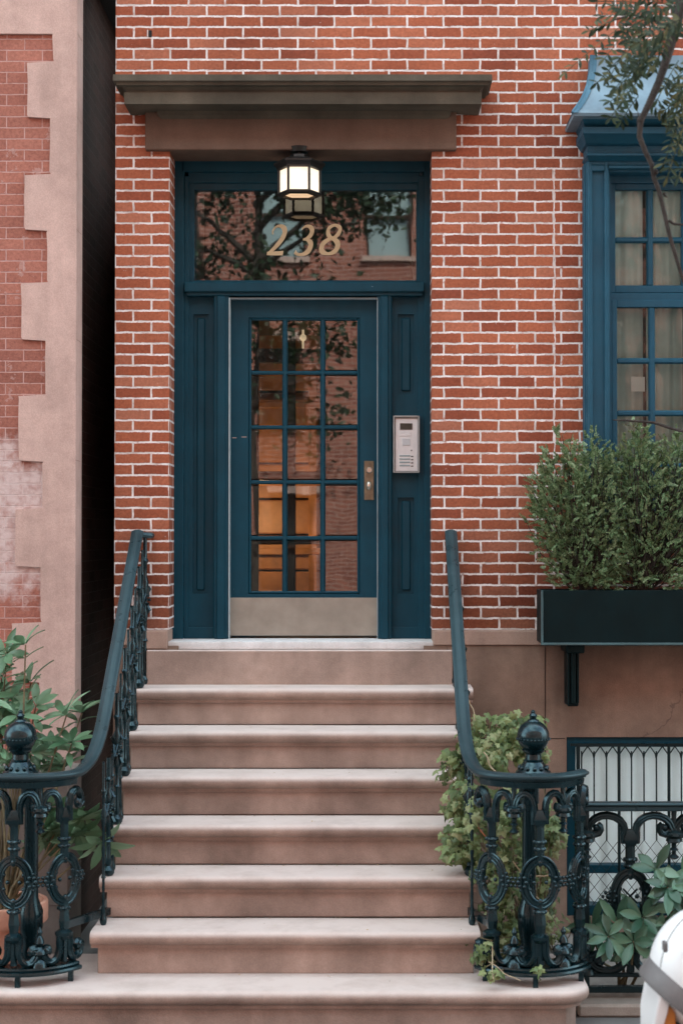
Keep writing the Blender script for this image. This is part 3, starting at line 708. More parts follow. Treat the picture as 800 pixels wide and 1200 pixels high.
# plain upper storey windows (above the picture)
for x0, x1 in ((WX0, WX1), (-.9, .1)):
    u = MB().box(x0, x1, .18, .22, 7.68, 7.74, .005).build('window', M['blue2'], house)
    MB().box(x0, x0 + .06, .17, .23, 6.6, 8.8).box(x1 - .06, x1, .17, .23, 6.6, 8.8).build('frame', M['blue2'], u)
    mb = MB(); mb.poly([(x0, .2, 6.6), (x1, .2, 6.6), (x1, .2, 8.8), (x0, .2, 8.8)]); mb.build('pane', M['glassw'], u, smooth=0)
    curtain('curtain', M['curtain'], u, x0, x1, 6.6, 8.8, .3, 10)

# ---- basement window --------------------------------------------------------------
bw = MB(); bx1 = BX0 + 1.3; by = -.012
bw.box(BX0, BX0 + .055, by, by + .14, .12, BZ1, .004); bw.box(bx1 - .055, bx1, by, by + .14, .12, BZ1, .004)
bw.box(BX0 + .05, bx1 - .05, by + .002, by + .14, BZ1 - .06, BZ1, .004); bw.box(BX0 + .05, bx1 - .05, by + .002, by + .14, .12, .18, .004)
zc = az(1018, by + .05)
bw.box(BX0 + .05, bx1 - .05, by + .03, by + .10, zc - .025, zc + .025, .004)
bw = bw.build('basement_window', M['blue'], house)
mb = MB(); mb.poly([(BX0 + .05, by + .075, .15), (bx1 - .05, by + .075, .15), (bx1 - .05, by + .075, BZ1 - .05), (BX0 + .05, by + .075, BZ1 - .05)]); mb.build('pane', M['glassb'], bw, smooth=0)
curtain('curtain', M['curtainb'], bw, BX0 + .03, bx1 - .03, .12, BZ1, by + .10, 12, .008)
bx('basement_room_wall', M['sill'], house, BX0 - .2, bx1 + .2, 1.4, 1.45, 0, BZ1 + .4)
ld = bpy.data.lights.new('curtain_fill_light', 'POINT'); ld.energy = 1.0; ld.color = (.88, .97, 1); ld.shadow_soft_size = .3  # added fill behind the curtain to brighten it, no lamp in view
lo = bpy.data.objects.new('curtain_fill_light', ld); sc.collection.objects.link(lo); lo.location = (BX0 + .5, .95, 1.0)
gr = MB(); gy = -.045; z0, z1 = az(985, gy), BZ1 - .05
step = .0725; x = BX0 + .085; i = 0
xs = []
while x < bx1 - .05: xs.append(x); x += step
for i, x in enumerate(xs):
    thick = .009 if i % 4 == 3 else .0045
    gr.tube([(x, gy, .12 if i % 4 == 3 else z0), (x, gy, z1 - (.03 if i % 4 != 3 else 0))], thick, 6)
for a, b in zip(xs, xs[1:]):                          # pointed tops
    m = (a + b) / 2
    gr.tube([(a, gy + .004, z1 - .075), (a + .006, gy + .004, z1 - .045), (m, gy + .004, z1 - .002)], .0038, 5); gr.tube([(b, gy + .006, z1 - .075), (b - .006, gy + .006, z1 - .045), (m, gy + .006, z1 - .002)], .0038, 5)
gr.box(BX0 + .02, bx1 - .02, gy - .005, gy + .005, z1, z1 + .015)
gr.box(BX0 + .055, BX0 + .075, gy - .008, gy + .008, .12, z1)
k = 0                                                 # diamond mesh below
while k < 34:
    x = BX0 + .085 + (k - 12) * step; H = z0 - .12
    for sgn, off in ((1, 0), (-1, .003)):
        p0 = Vector((x, gy + off, z0)); p1 = Vector((x + sgn * H * .8, gy + off, .12))
        lo, hi = BX0 + .08, bx1 - .05
        def cut(p, q, X): t = (X - p.x) / (q.x - p.x); return p.lerp(q, t)
        a, b = p0, p1
        if (a.x < lo and b.x < lo) or (a.x > hi and b.x > hi): continue
        if a.x < lo: a = cut(p0, p1, lo)
        if a.x > hi: a = cut(p0, p1, hi)
        if b.x < lo: b = cut(p0, p1, lo)
        if b.x > hi: b = cut(p0, p1, hi)
        gr.tube([a, b], .0022, 4)
    k += 1
gr.build('window_grille', M['ironfar'], bw)

# ================================================================== LEFT BUILDING
LY = -.24; LX = ax(88, LY)
lb = thing('brick_townhouse', 'rose coloured brick house with toothed pink stucco quoins, left of the dark alley slot', 'house', (-3, 0, 0))
mb = MB(); mb.box(-9, LX - .06, LY + .02, 3, 0, 13); mb.build('wall', M['brick_left'], lb, smooth=0)
mb = MB(); mb.box(LX - .058, LX - .012, LY + .04, 6, 0, 13); mb.build('side_wall', M['brick_side_shade'], lb, smooth=0)
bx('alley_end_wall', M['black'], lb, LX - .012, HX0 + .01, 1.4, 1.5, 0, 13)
bx('alley_sky_block', M['black'], lb, LX - .012, HX0 - .005, .004, 1.5, 5.7, 5.8)  # added above the view to keep skylight out of the slot
teeth = [(-900, 38, -400), (38, 72, 60), (72, 137, 30), (137, 204, 57), (204, 269, 27), (269, 331, 54), (331, 398, 24), (398, 463, 52), (463, 540, 21), (540, 596, 50), (596, 664, 18), (664, 730, 48), (730, 799, 14), (799, 860, 46), (860, 1300, 10)]
out = []
random.seed(3)
for y0, y1, x in teeth:
    za, zb = az(y0, LY), az(y1, LY)
    if y0 == -900: za = 13
    if y1 == 1300: zb = 0
    X = ax(x, LY)
    r = .016
    out += [(X + random.uniform(-.003, .003), za - r * .3), (X + random.uniform(-.004, .004), za - r), (X + random.uniform(-.003, .003), (za + zb) / 2 + .05), (X + random.uniform(-.004, .004), zb + r), (X + .006, zb + r * .2)]
poly = [Vector((x, LY, z)) for x, z in out] + [Vector((LX, LY, 0)), Vector((LX, LY, 13))]
MB().prism(poly, (0, .2, 0)).build('quoin_strip', M['quoin'], lb, smooth=0)
# the quoins turn the corner: toothed pink return with alternate lengths on the side wall
mb = MB()
ys = [13, az(38, LY)] + [az(t[1], LY) for t in teeth[1:-1]] + [0]
for i, (a, b) in enumerate(zip(ys, ys[1:])):
    d = .035 if i % 2 else .17
    mb.box(LX - .02, LX + .003, LY + .003, LY + d, b + (.002 if b else 0), a - .002, .004)
mb.build('quoin_return', M['quoin'], lb)
mb = MB()
for i, (a, b) in enumerate(zip(ys, ys[1:])):
    d = .035 if i % 2 else .17
    mb.box(LX - .02, LX - .004, LY + d + .002, LY + .20, b, a)
mb.build('side_brick', M['brick_left'], lb, smooth=0)
# low grey wall in the areaway left of the stoop
mb = MB(); a = at(-60, 905, -.75); b = at(84, 905, -.75)
mb.box(a.x - 1.5, b.x, -.80, -.45, 0, az(915, -.78), .012); mb.box(a.x - 1.5, b.x + .015, -.815, -.435, az(915, -.78) + .001, az(905, -.78), .012)
mb.box(a.x - 1.5, b.x, -.8035, -.79, az(1061, -.8), az(1060, -.8))
tag(mb.build('low_wall', M['greywall']), 'low grey rendered wall behind the potted shrub, left of the stoop', 'wall')

# ================================================================== STOOP
stoop = thing('stoop', 'brownstone stoop of seven round nosed steps climbing to the blue door', 'steps', (-.4, -.9, 0))
SL, SR = -1.335, .545
def nosed(mb, x0, x1, yb, yf, z, t=.062, rnd=None):
    """a slab with a half-round nose; x ends rounded in plan when rnd"""
    if not rnd:
        prof = [(yb, z), (yf + .022, z)]
        for k in range(1, 8):
            a = math.pi / 2 + math.pi * k / 8; prof.append((yf + .024 + .030 * math.cos(a), z - t / 2 + t / 2 * math.sin(a)))
        prof += [(yf + .024, z - t), (yf + .03, z - t - .004), (yf + .03, z - t - .020), (yf + .045, z - t - .022), (yb, z - t - .022)]
        L = [mb.bm.verts.new((x0, y, zz)) for y, zz in prof]; n = 60
        rings = [[mb.bm.verts.new((x0 + (x1 - x0) * i / n, y + .004 * noise.noise(Vector((x0 + (x1 - x0) * i / n * 2.2, z * 9, 0))), zz - .003 * max(0, noise.noise(Vector((x0 + (x1 - x0) * i / n * 1.3, z * 5, 3)))))) for y, zz in prof] for i in range(n + 1)]
        for v in L: mb.bm.verts.remove(v)
        for a, b in zip(rings, rings[1:]):
            for k in range(len(prof)): mb.bm.faces.new((a[k], a[(k + 1) % len(prof)], b[(k + 1) % len(prof)], b[k]))
        mb.bm.faces.new(rings[0][::-1]); mb.bm.faces.new(rings[-1])
    else:
        def outline(ins):
            r = rnd - ins; pts = [(x0 + ins, yb)]
            for k in range(9): a = math.pi + math.pi / 2 * k / 8; pts.append((x0 + rnd + r * math.cos(a), yf + rnd + r * math.sin(a)))
            for k in range(9): a = -math.pi / 2 + math.pi / 2 * k / 8; pts.append((x1 - rnd + r * math.cos(a), yf + rnd + r * math.sin(a)))
            pts.append((x1 - ins, yb)); return pts
        lv = [(.024, z)]
        for k in range(1, 8): a = math.pi / 2 + math.pi * k / 8; lv.append((.024 + .030 * math.cos(a) , z - t / 2 + t / 2 * math.sin(a)))
        lv += [(.024, z - t), (.03, z - t - .004), (.03, z - t - .02), (.05, z - t - .022)]
        rings = [[mb.bm.verts.new((x, y, zz)) for x, y in outline(ins)] for ins, zz in lv]
        m = len(rings[0])
        for a, b in zip(rings, rings[1:]):
            for k in range(m): mb.bm.faces.new((a[k], a[(k + 1) % m], b[(k + 1) % m], b[k]))
        mb.bm.faces.new(rings[0]); mb.bm.faces.new(rings[-1][::-1])
T7L, T7R = -1.90, 1.045
for i in range(1, 8):
    z = LAND - (i - 1) * G; yb = -(i - 1) * RUN; yf = -i * RUN - .032
    rx0, rx1 = (SL + .03, SR - .03)
    if i < 7:
        riser = MB().box(rx0, rx1, -i * RUN + .018, (yb + .002 if i > 1 else -.035), z - G, z - .083, .003)
        st = riser.build('step', M['step'], stoop)
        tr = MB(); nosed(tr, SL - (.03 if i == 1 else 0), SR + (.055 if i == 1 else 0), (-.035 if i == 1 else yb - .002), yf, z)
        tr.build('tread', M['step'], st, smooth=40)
    else:
        mb = MB(); mb.prism([Vector((T7L + .05, yb + .35, 0)), Vector((T7L + .05, yf + .20, 0)), Vector((T7L + .11, yf + .09, 0)), Vector((T7L + .2, yf + .05, 0)), Vector((T7R - .2, yf + .05, 0)), Vector((T7R - .11, yf + .09, 0)), Vector((T7R - .05, yf + .20, 0)), Vector((T7R - .05, yb + .35, 0))], (0, 0, z - .084))
        st = mb.build('step', M['step'], stoop)
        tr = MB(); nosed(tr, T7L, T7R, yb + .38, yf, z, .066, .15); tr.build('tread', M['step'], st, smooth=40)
# the block carrying the threshold
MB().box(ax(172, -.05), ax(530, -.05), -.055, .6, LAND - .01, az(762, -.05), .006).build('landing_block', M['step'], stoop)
# solid cheek under the stairs (both flanks)
for x0, x1 in ((SL + .03, SL + .16), (SR - .16, SR - .03)):
    pass
# little dead bits on the treads
random.seed(11); mb = MB()
for _ in range(170):
    i = random.randint(1, 7); z = LAND - (i - 1) * G + .003; x = random.uniform(-1.2, .5)
    y = -(i - 1) * RUN - random.choice([.02, .04, random.uniform(.02, .27)]); s = random.uniform(.0025, .008); a = random.uniform(0, 6.3)
    mb.poly([(x + s * math.cos(a + q), y + .6 * s * math.sin(a + q), z + random.uniform(0, .004)) for q in (0, 1.6, 3.1, 4.7)])
o = mb.build('leaf_litter', M['litter'], smooth=0); tag(o, 'scattered dry leaf crumbs on the brownstone treads', 'leaf litter', kind='stuff')

# ================================================================== IRONWORK
SLOPE = .825
def rail_z(y): return 2.325 + SLOPE * (y + .10)      # top of handrail along the stair (y negative)
RPROF = [(-.033, -.006), (-.036, .002), (-.033, .009), (-.026, .010), (-.020, .015), (-.010, .018), (.010, .018), (.020, .015), (.026, .010), (.033, .009), (.036, .002), (.033, -.006), (.022, -.010), (.018, -.020), (-.018, -.020), (-.022, -.010)]
RT, RB = 1.19, .285                                   # cage: top of rail, base plate
def tubeF(mb, F, pts, r, n=8):
    q = [Vector(F(*p)) for p in pts]; mb.tube(q, r, n)
def arc(cx, cz, rx, rz, a0, a1, n=14, o=0):
    return [(cx + rx * math.cos(R(a0 + (a1 - a0) * i / n)), o, cz + rz * math.sin(R(a0 + (a1 - a0) * i / n))) for i in range(n + 1)]
def scroll_pts(s0, z0, w, h, sgn, o=0, up=True):
    """C scroll: leaves the shaft at (s0,z0), climbs, turns over and curls in at distance w"""
    pts = []; v = 1 if up else -1
    pts.append((s0, o, z0)); pts.append((s0 + sgn * .002, o, z0 + v * h * .35))
    for k in range(9):
        a = math.pi - k / 8 * math.pi * .95
        pts.append((s0 + sgn * (w * .5 + w * .5 * math.cos(a) ), o, z0 + v * (h * .42 + h * .50 * math.sin(a))))
    ex, ez = s0 + sgn * w * .80, z0 + v * h * .50
    for k in range(7):
        a = -.1 - k / 6 * math.pi * 1.3; rr = w * .20 * (1 - k / 6 * .45)
        pts.append((ex + sgn * rr * math.cos(a), o, ez + v * rr * math.sin(a)))
    return pts
def rosette(mb, F, s, z, k=1.0, o=0):
    for a, rr, br in ((0, .018, .011), (50, .019, .009), (-50, .019, .009), (110, .017, .009), (-110, .017, .009), (180, .013, .009), (25, .032, .008), (-25, .032, .008), (0, .040, .007), (75, .03, .007), (-75, .03, .007)):
        mb.ball(F(s + k * rr * math.cos(R(a)), o + .012, z + abs(k) * 1.15 * rr * math.sin(R(a))), abs(k) * br, u=8, v=6)
def ornate(F, parent, s, zb, zt, m, k=1.0, shaft_name='baluster', wide=1.0, pend_side=(1, -1), spacing=.24, cross=False):
    """one cast iron baluster with oval ring, scrolled head and foot"""
    H = zt - zb; z = lambda t: zb + t * H             # t: 0 foot .. 1 head
    mb = MB(); w = .019 * k
    zr = z(.475); rw, rh = .062 * k, .092 * k
    def shaft(za, zb_, ra, rb, tgt=None):
        p = Vector(F(s, 0, za)); q = Vector(F(s, 0, zb_)); mb.tube([p, q], [ra, rb], 6)
    shaft(z(.82), zr + rh * .9, w, w); b_up = mb; mb = MB(); shaft(zr - rh * .9, z(.32), w * .9, w); shaft(z(.33), z(.24), w, w * 1.35); shaft(z(.24), z(.16), w * 1.35, w * .85)
    shaft(z(.17), z(.01), w * .8, w * .8)
    b_lo = mb
    for t, rr in ((.70, 1.45), (.31, 1.5), (.66, 1.25)):
        c = Vector(F(s, 0, z(t))); mb = b_lo if t < .5 else b_up
        for a in range(6): mb.ball(c + Vector((math.cos(a * 1.047) * w * rr * .75, math.sin(a * 1.047) * w * rr * .75, 0)), w * .5, u=6, v=5)
        mb.lathe(c, [(w * rr * .7, -.006 * k), (w * rr * .85, 0), (w * rr * .7, .008 * k)], 10)
    mb = b_up; c = Vector(F(s, 0, z(.83))); mb.lathe(c, [(w * 1.0, -.035 * k), (w * 1.9, -.012 * k), (w * 2.0, 0), (w * .8, .035 * k)], 4, phase=math.pi / 4)
    mb = b_lo; c = Vector(F(s, 0, z(.165))); mb.lathe(c, [(w * 1.3, -.02 * k), (w * 2.0, -.004 * k), (w * 2.0, .008 * k), (w * 1.0, .02 * k)], 8)
    b = b_up.build(shaft_name, m, parent); b_lo.build('lower_shaft', m, b)
    mb = MB()                                         # moulded oval ring
    for dr, rad, oo in ((0, .015, 0), (.015, .0062, .010), (-.013, .0062, .010)):
        pts = arc(s, zr, rw + dr * k, rh + dr * k, 0, 360, 28, oo * k); q = [Vector(F(*p)) for p in pts]
        mb.tube(q, rad * k, 7, cap=False)
    for sg in (1, -1):
        rosette(mb, F, s + sg * rw * 1.12, zr, sg * k)
        for kk, dz in ((.75, .03), (.75, -.03), (.45, 0)): mb.ball(F(s + sg * rw * kk * .9, .008, zr + dz * k), .009 * k, u=8, v=6)
    for dz in (.88, -.88): mb.ball(F(s, .01, zr + rh * dz), .012 * k, (1, 1, 1.4), u=8, v=6)
    if cross:
        for a in (45, 135): tubeF(mb, F, [(s - .04 * k * math.cos(R(a)), 0, zr - .04 * k * math.sin(R(a))), (s + .04 * k * math.cos(R(a)), 0, zr + .04 * k * math.sin(R(a)))], .004 * k, 5)
    mb.build('ring', m, b)
    for sg in (1, -1):
        mb = MB(); L = spacing / 2 - .012
        for off, rad, oo in ((0, .016, 0), (.012, .0065, .012), (-.010, .006, .012)):
            pts = scroll_pts(s + sg * (w + .004 + off * .4), z(.80), L - w - off, (z(1.0) - z(.80)) - .012 - off * .6, sg, oo * k)
            tubeF(mb, F, pts, rad * k, 7)
        mb.ball(F(s + sg * (w + (L - w) * .80), .006, z(.80) + (z(1) - z(.80)) * .48), .014 * k, u=10, v=8)
        mb.build('scroll', m, b); mb = MB()
        for off, rad, oo in ((0, .0165, 0), (.008, .0065, .014)):
            pts = scroll_pts(s + sg * (w + .002 + off), z(.165), (L - w) * .96, (z(.165) - z(0)) * .98, sg, oo * k, up=False); tubeF(mb, F, pts, rad * k, 7)
        mb.ball(F(s + sg * (w + (L - w) * .80), .006, z(.165) - z(0) * 0 - (z(.165) - z(0)) * .48), .017 * k, u=10, v=8)
        mb.build('scroll', m, b)
    return b
def pendant(F, parent, s, zb, zt, m, k=1.0):
    mb = MB(); c = Vector(F(s, 0, zt)); 
    mb.lathe(c, [(.004 * k, -.20 * k), (.012 * k, -.197 * k), (.022 * k, -.19 * k), (.009 * k, -.178 * k), (.009 * k, -.165 * k), (.019 * k, -.16 * k), (.010 * k, -.150 * k), (.011 * k, -.135 * k), (.034 * k, -.125 * k), (.030 * k, -.112 * k), (.040 * k, -.100 * k), (.036 * k, -.088 * k), (.014 * k, -.075 * k), (.018 * k, -.055 * k), (.010 * k, -.03 * k), (.012 * k, 0)], 12)
    for a in range(6): mb.ball(c + Vector((math.cos(a * 1.047) * .034 * k, math.sin(a * 1.047) * .034 * k, -.094 * k)), .009 * k, u=7, v=5)
    mb.build('pendant', m, parent); mb = MB(); c = Vector(F(s, 0, zb))
    mb.lathe(c, [(.034 * k, 0), (.030 * k, .02 * k), (.014 * k, .035 * k), (.030 * k, .055 * k), (.026 * k, .07 * k), (.010 * k, .085 * k), (.020 * k, .10 * k), (.016 * k, .115 * k), (.007 * k, .13 * k), (.012 * k, .145 * k), (.002 * k, .165 * k)], 12)
    return mb.build('bottom_finial', m, parent)

def railing(side):
    """side=+1 right, -1 left"""
    rx = .487 if side > 0 else -1.335                 # handrail line
    bxs = .515 if side > 0 else -1.295                # baluster line
    cx, cy, rad = (.79, -1.50, .27) if side > 0 else (-1.64, -1.50, .27)
    root = thing('stoop_railing', 'black iron stair railing with ball newel, %s' % ('overgrown by the vine' if side > 0 else 'beside the potted shrub'), 'railing', (rx, -.9, 0), 'ornate iron railings of the stoop')
    def F(s, o, z):
        p = s / rad
        return Vector((cx + (rad + o) * math.sin(p), cy - (rad + o) * math.cos(p), z))
    # handrail path: wall end -> down the stair -> ease -> round the cage
    path = [Vector((rx, y, rail_z(y))) for y in (-.06, -.3, -.6, -.9, -1.08)]
    x_in = cx - side * rad
    ytop = -1.08; zend = RT
    p0 = path[-1]
    # bezier from the slope to the start of the arc
    phi0 = -side * R(58)
    q = Vector((cx + rad * math.sin(phi0), cy - rad * math.cos(phi0), zend))
    tq = Vector((math.cos(phi0) * side, math.sin(phi0) * side, 0))
    c1 = p0 + Vector((0, -1, -SLOPE)).normalized() * .27; c2 = q - tq * .16
    for i in range(1, 13):
        t = i / 12; path.append(p0 * (1 - t) ** 3 + c1 * 3 * t * (1 - t) ** 2 + c2 * 3 * t * t * (1 - t) + q * t ** 3)
    for i in range(1, 15):
        ph = phi0 + side * R(58 + 66) * i / 14; path.append(Vector((cx + rad * math.sin(ph), cy - rad * math.cos(ph), zend)))
    MB().sweep(path, RPROF).build('handrail', M['rail'], root, smooth=50)
    # wall end: return into the brick
    mb = MB(); sx = 1 if side < 0 else 1
    e = Vector((rx, -.06, rail_z(-.06)))
    if side < 0: mb.tube([e + Vector((0, -.01, -.01)), e + Vector((.04, .01, -.018)), e + Vector((.07, .03, -.02)), e + Vector((.075, .07, -.02))], .018, 8)
    else: mb.tube([e + Vector((0, 0, -.01)), e + Vector((0, .07, -.01))], .018, 8)
    mb.build('wall_bracket', M['rail'], root)
    # stair balusters
    for i in range(6):
        z = LAND - i * G
        for y, main in (((-.035, True), (-.15, False), (-.262, True)) if i == 0 else ((-(i + .55) * RUN, False), (-(i + 1) * RUN + .005, True))):
            if y < -1.55: continue
            if main or True:
                top = rail_z(y) - .03 if y > -1.1 else RT + .03
                H = top - z; r = .0125 if main else .0075
                mb = MB(); c = Vector((bxs, y, z))
                mb.lathe(c, [(r * 1.5, 0), (r * 2.3, .012), (r * 2.4, .03), (r * 1.2, .05), (r * 1.5, .07), (r, .10), (r * .9, .28 * H), (r * 1.7, .29 * H), (r, .31 * H), (r, .42 * H), (r * 1.5, .46 * H), (r * .9, .50 * H), (r * 1.2, .60 * H), (r * 1.8, .68 * H), (r * .9, .72 * H), (r, .80 * H), (r * 1.8, .82 * H), (r, .84 * H), (r * .9, H)], 10)
                bl = mb.build('baluster', M['iron'], root)
                if main and i < 6:
                    mb = MB(); zc = z + .56 * H
                    for a in range(5):
                        for dz, rr in ((0, .026), (.024, .020), (-.024, .020)):
                            an = a * 1.257 + dz * 20; mb.ball((bxs + rr * math.cos(an), y + rr * math.sin(an), zc + dz), .0095, u=7, v=5)
                    for sg in (-1, 1):
                        for zz0, zz1 in ((.03, .10), (-.03, -.09)):
                            mb.tube([(bxs + sg * .005, y, zc + zz0 * .5), (bxs + sg * .024, y, zc + (zz0 + zz1) / 2), (bxs + sg * .008, y, zc + zz1)], [.010, .014, .003], 6)
                        mb.tube([(bxs, y - .01, zc + .0), (bxs + sg * .01, y - .05, zc + .035), (bxs, y - .09, zc - .02)], .006, 6)
                    mb.build('rosette', M['iron'], bl)
    # bottom bar from the last step's edge to the cage
    mb = MB(); a = Vector((bxs, -1.29, LAND - 5 * G + .03)); b = F(-side * .21, 0, RB + .19)
    mb.sweep([a, a.lerp(b, .5) + Vector((0, 0, 0)), b], [(-.012, -.018), (-.012, .018), (.012, .018), (.012, -.018)])
    mb.build('bottom_bar', M['iron'], root)
    # base plate, bow shaped, in two fillets, with little feet
    for r0, r1, z0, z1 in ((-.075, .050, RB - .022, RB - .004), (-.06, .034, RB - .004, RB + .012)):
        mb = MB(); n = 20; rings = []
        for i in range(n + 1):
            s = -rad * R(60) + 2 * rad * R(60) * i / n
            rings.append([mb.bm.verts.new(F(s, o, z)) for o, z in ((r0, z0), (r1, z0), (r1 + .003, (z0 + z1) / 2), (r1, z1), (r0, z1))])
        for a, b in zip(rings, rings[1:]):
            for k in range(5): mb.bm.faces.new((a[k], a[(k + 1) % 5], b[(k + 1) % 5], b[k]))
        mb.bm.faces.new(rings[0][::-1]); mb.bm.faces.new(rings[-1]); mb.build('base_plate', M['iron'], root)
    for ang in (-52, 0, 52):
        p = F(rad * R(ang), .02, 0); bx('foot', M['iron'], root, p.x - .012, p.x + .012, p.y - .012, p.y + .012, .208, RB - .02)
    # top fillet under handrail
    mb = MB(); n = 20; rings = []
    for i in range(n + 1):
        s = -rad * R(60) + 2 * rad * R(60) * i / n
        rings.append([mb.bm.verts.new(F(s, o, z)) for o, z in ((-.016, RT - .05), (.016, RT - .05), (.022, RT - .021), (-.022, RT - .021))])
    for a, b in zip(rings, rings[1:]):
        for k in range(4): mb.bm.faces.new((a[k], a[(k + 1) % 4], b[(k + 1) % 4], b[k]))
    mb.build('top_fillet', M['iron'], root)
    off = side * .012; sp = .262
    for j, mul in enumerate((-1, 0, 1)):
        s = off * 2 + mul * sp * .93
        ornate(F, root, s, RB + .012, RT - .05, M['iron'], 1.14, spacing=sp * .93)
    for s in (off * 2 - sp * .465, off * 2 + sp * .465): pendant(F, root, s, RB + .012, RT - .045, M['iron'], 1.12)
    # newel post in the middle with ball finial
    mb = MB(); c = Vector((cx, cy, 0))
    mb.lathe(c, [(.085, .21), (.085, .24), (.055, .26), (.042, .34), (.056, .42), (.058, .50), (.036, .56), (.034, .62), (.034, 1.00), (.05, 1.03), (.05, 1.17), (.03, 1.18)], 12, phase=.26)
    nw = mb.build('newel_post', M['iron'], root)
    mb = MB(); zb = RT - .012; bx_, by_ = (ax(624, cy - .10) , ax(25, cy - .10))[0 if side > 0 else 1], cy - .10
    cb = Vector((bx_, by_, zb)); 
    mb.lathe(cb, [(.04, -.03), (.083, -.01), (.086, .012), (.080, .020), (.066, .030), (.056, .052), (.048, .064), (.050, .070), (.040, .076), (.038, .10), (.052, .113), (.056, .122), (.046, .128)], 20)
    for a in range(12): mb.ball(cb + Vector((.066 * math.cos(a * .5236), .066 * math.sin(a * .5236), .034)), .011, (1, 1, 1.2), u=7, v=5)
    zc = az(863, by_); rb = .078
    prof = [(.046, cb.z * 0 + .125)]
    mb.ball((bx_, by_, zc), rb, u=28, v=20)
    for a in range(28): mb.ball((bx_ + (rb + .001) * math.cos(a * .2244), by_ + (rb + .001) * math.sin(a * .2244), zc - .012), .0052, u=6, v=5)
    mb.lathe((bx_, by_, zc + rb - .006), [(.030, 0), (.026, .008), (.015, .012), (.017, .022), (.021, .028), (.014, .036), (.010, .040), (.012, .047), (.003, .056)], 14)
    mb.lathe((bx_, by_, cb.z + .12), [(.05, 0), (.056, .006), (.05, zc - rb - cb.z - .10)], 20)
    # cross bar carrying the finial between post and rail
    mb.box(bx_ - .05, bx_ + .05, cy - rad + .0, cy + .06, RT - .04, RT - .015, .006)
    mb.build('finial', M['iron'], nw, smooth=50)
    return root
railing(-1); railing(1)

# ================================================================== AREAWAY FENCE
FYN = -1.45
fz1, fz0 = az(941, FYN), az(1163, FYN)
fence = thing('iron_fence', 'low black cast iron fence with scrolled posts in front of the basement window', 'fence', (1.6, FYN, .12))
fx0 = 1.03
MB().box(1.02, 6, FYN - .12, FYN + .12, .0, az(1178, FYN - .12), .012).build('stone_curb', M['curb'], fence)
MB().box(fx0, 6, FYN - .03, FYN + .03, fz1 - .038, fz1 - .012, .004).box(fx0, 6, FYN - .038, FYN + .038, fz1 - .012, fz1 + .002, .004).build('top_rail', M['rail'], fence)
MB().box(fx0, 6, FYN - .02, FYN + .02, fz0, fz0 + .03, .004).box(fx0, 6, FYN - .014, FYN + .014, fz0 + .075, fz0 + .095, .004).build('bottom_rail', M['ironfar'], fence)
FF = lambda s, o, z: Vector((s, FYN - o, z))
MB().box(ax(686, FYN) - .012, ax(686, FYN) + .012, FYN - .012, FYN + .012, .12, fz1 - .04, .002).build('post', M['ironfar'], fence)
px = ax(737, FYN); pitchf = .43
for j in range(5):
    ornate(FF, fence, px + j * pitchf, fz0 + .09, fz1 - .038, M['ironfar'], 1.25, 'post', spacing=pitchf, cross=True)
for j in range(-1, 5):
    pendant(FF, fence, px + (j + .5) * pitchf, fz0 + .09, fz1 - .038, M['ironfar'], 1.2)

# ================================================================== LANTERN
LPX, LPY = ax(350.5, -.01), -.01
lamp = thing('hanging_lantern', 'lit hexagonal black lantern with frosted panes hanging under the door lintel', 'lamp', (LPX, LPY, az(205, LPY)))
zt_, zb_ = az(199, LPY), az(228, LPY); hr = .122; ph0 = 0.0
def hexr(r, a): return Vector((LPX + r * math.cos(a), LPY + r * math.sin(a), 0))
mb = MB()
mb.lathe((LPX, LPY, 0), [(hr + .0, zt_ - .004), (hr + .012, zt_), (hr + .012, zt_ + .010), (hr + .030, zt_ + .030), (hr + .030, zt_ + .040), (hr - .03, zt_ + .062), (.062, zt_ + .066), (.058, zt_ + .085)], 6, phase=ph0)
mb.build('cap', M['lampiron'], lamp, smooth=0)
mb = MB(); mb.tube([(LPX, LPY, zt_ + .09), (LPX, LPY, DZ1 + .02)], .012); mb.lathe((LPX, LPY, 0), [(.05, DZ1 - .02), (.06, DZ1 + .01)], 16); mb.build('stem', M['lampiron'], lamp)
mb = MB(); rings = []
for r, z in ((hr - .006, zb_ - .010), (hr + .010, zb_ - .006), (hr + .012, zb_ + .006), (hr, zb_ + .012)): rings.append([mb.bm.verts.new(hexr(r, ph0 + k * math.pi / 3) + Vector((0, 0, z))) for k in range(6)])
inner = [mb.bm.verts.new(hexr(hr - .022, ph0 + k * math.pi / 3) + Vector((0, 0, zb_ - .012))) for k in range(6)]
inner2 = [mb.bm.verts.new(hexr(hr - .022, ph0 + k * math.pi / 3) + Vector((0, 0, zb_ + .010))) for k in range(6)]
allr = [inner] + rings + [inner2]
for a, b in zip(allr, allr[1:] + [allr[0]]):
    for k in range(6): mb.bm.faces.new((a[k], a[(k + 1) % 6], b[(k + 1) % 6], b[k]))
for k in range(6):
    p = hexr(hr - .001, ph0 + k * math.pi / 3); mb.tube([p + Vector((0, 0, zb_)), p + Vector((0, 0, zt_ + .004))], .008, 6)
mb.build('frame', M['lampiron'], lamp, smooth=0)
mb = MB()
for k in range(6):
    a, b = hexr(hr - .008, ph0 + k * math.pi / 3), hexr(hr - .008, ph0 + (k + 1) * math.pi / 3)
    mb.poly([a + Vector((0, 0, zb_ + .004)), b + Vector((0, 0, zb_ + .004)), b + Vector((0, 0, zt_)), a + Vector((0, 0, zt_))])
mb.build('pane', M['lampglass'], lamp, smooth=0)
mb = MB(); mb.poly([hexr(hr - .018, ph0 + k * math.pi / 3) + Vector((0, 0, zb_ + .002)) for k in range(6)]); mb.build('bottom_pane', M['lampbase'], lamp, smooth=0)


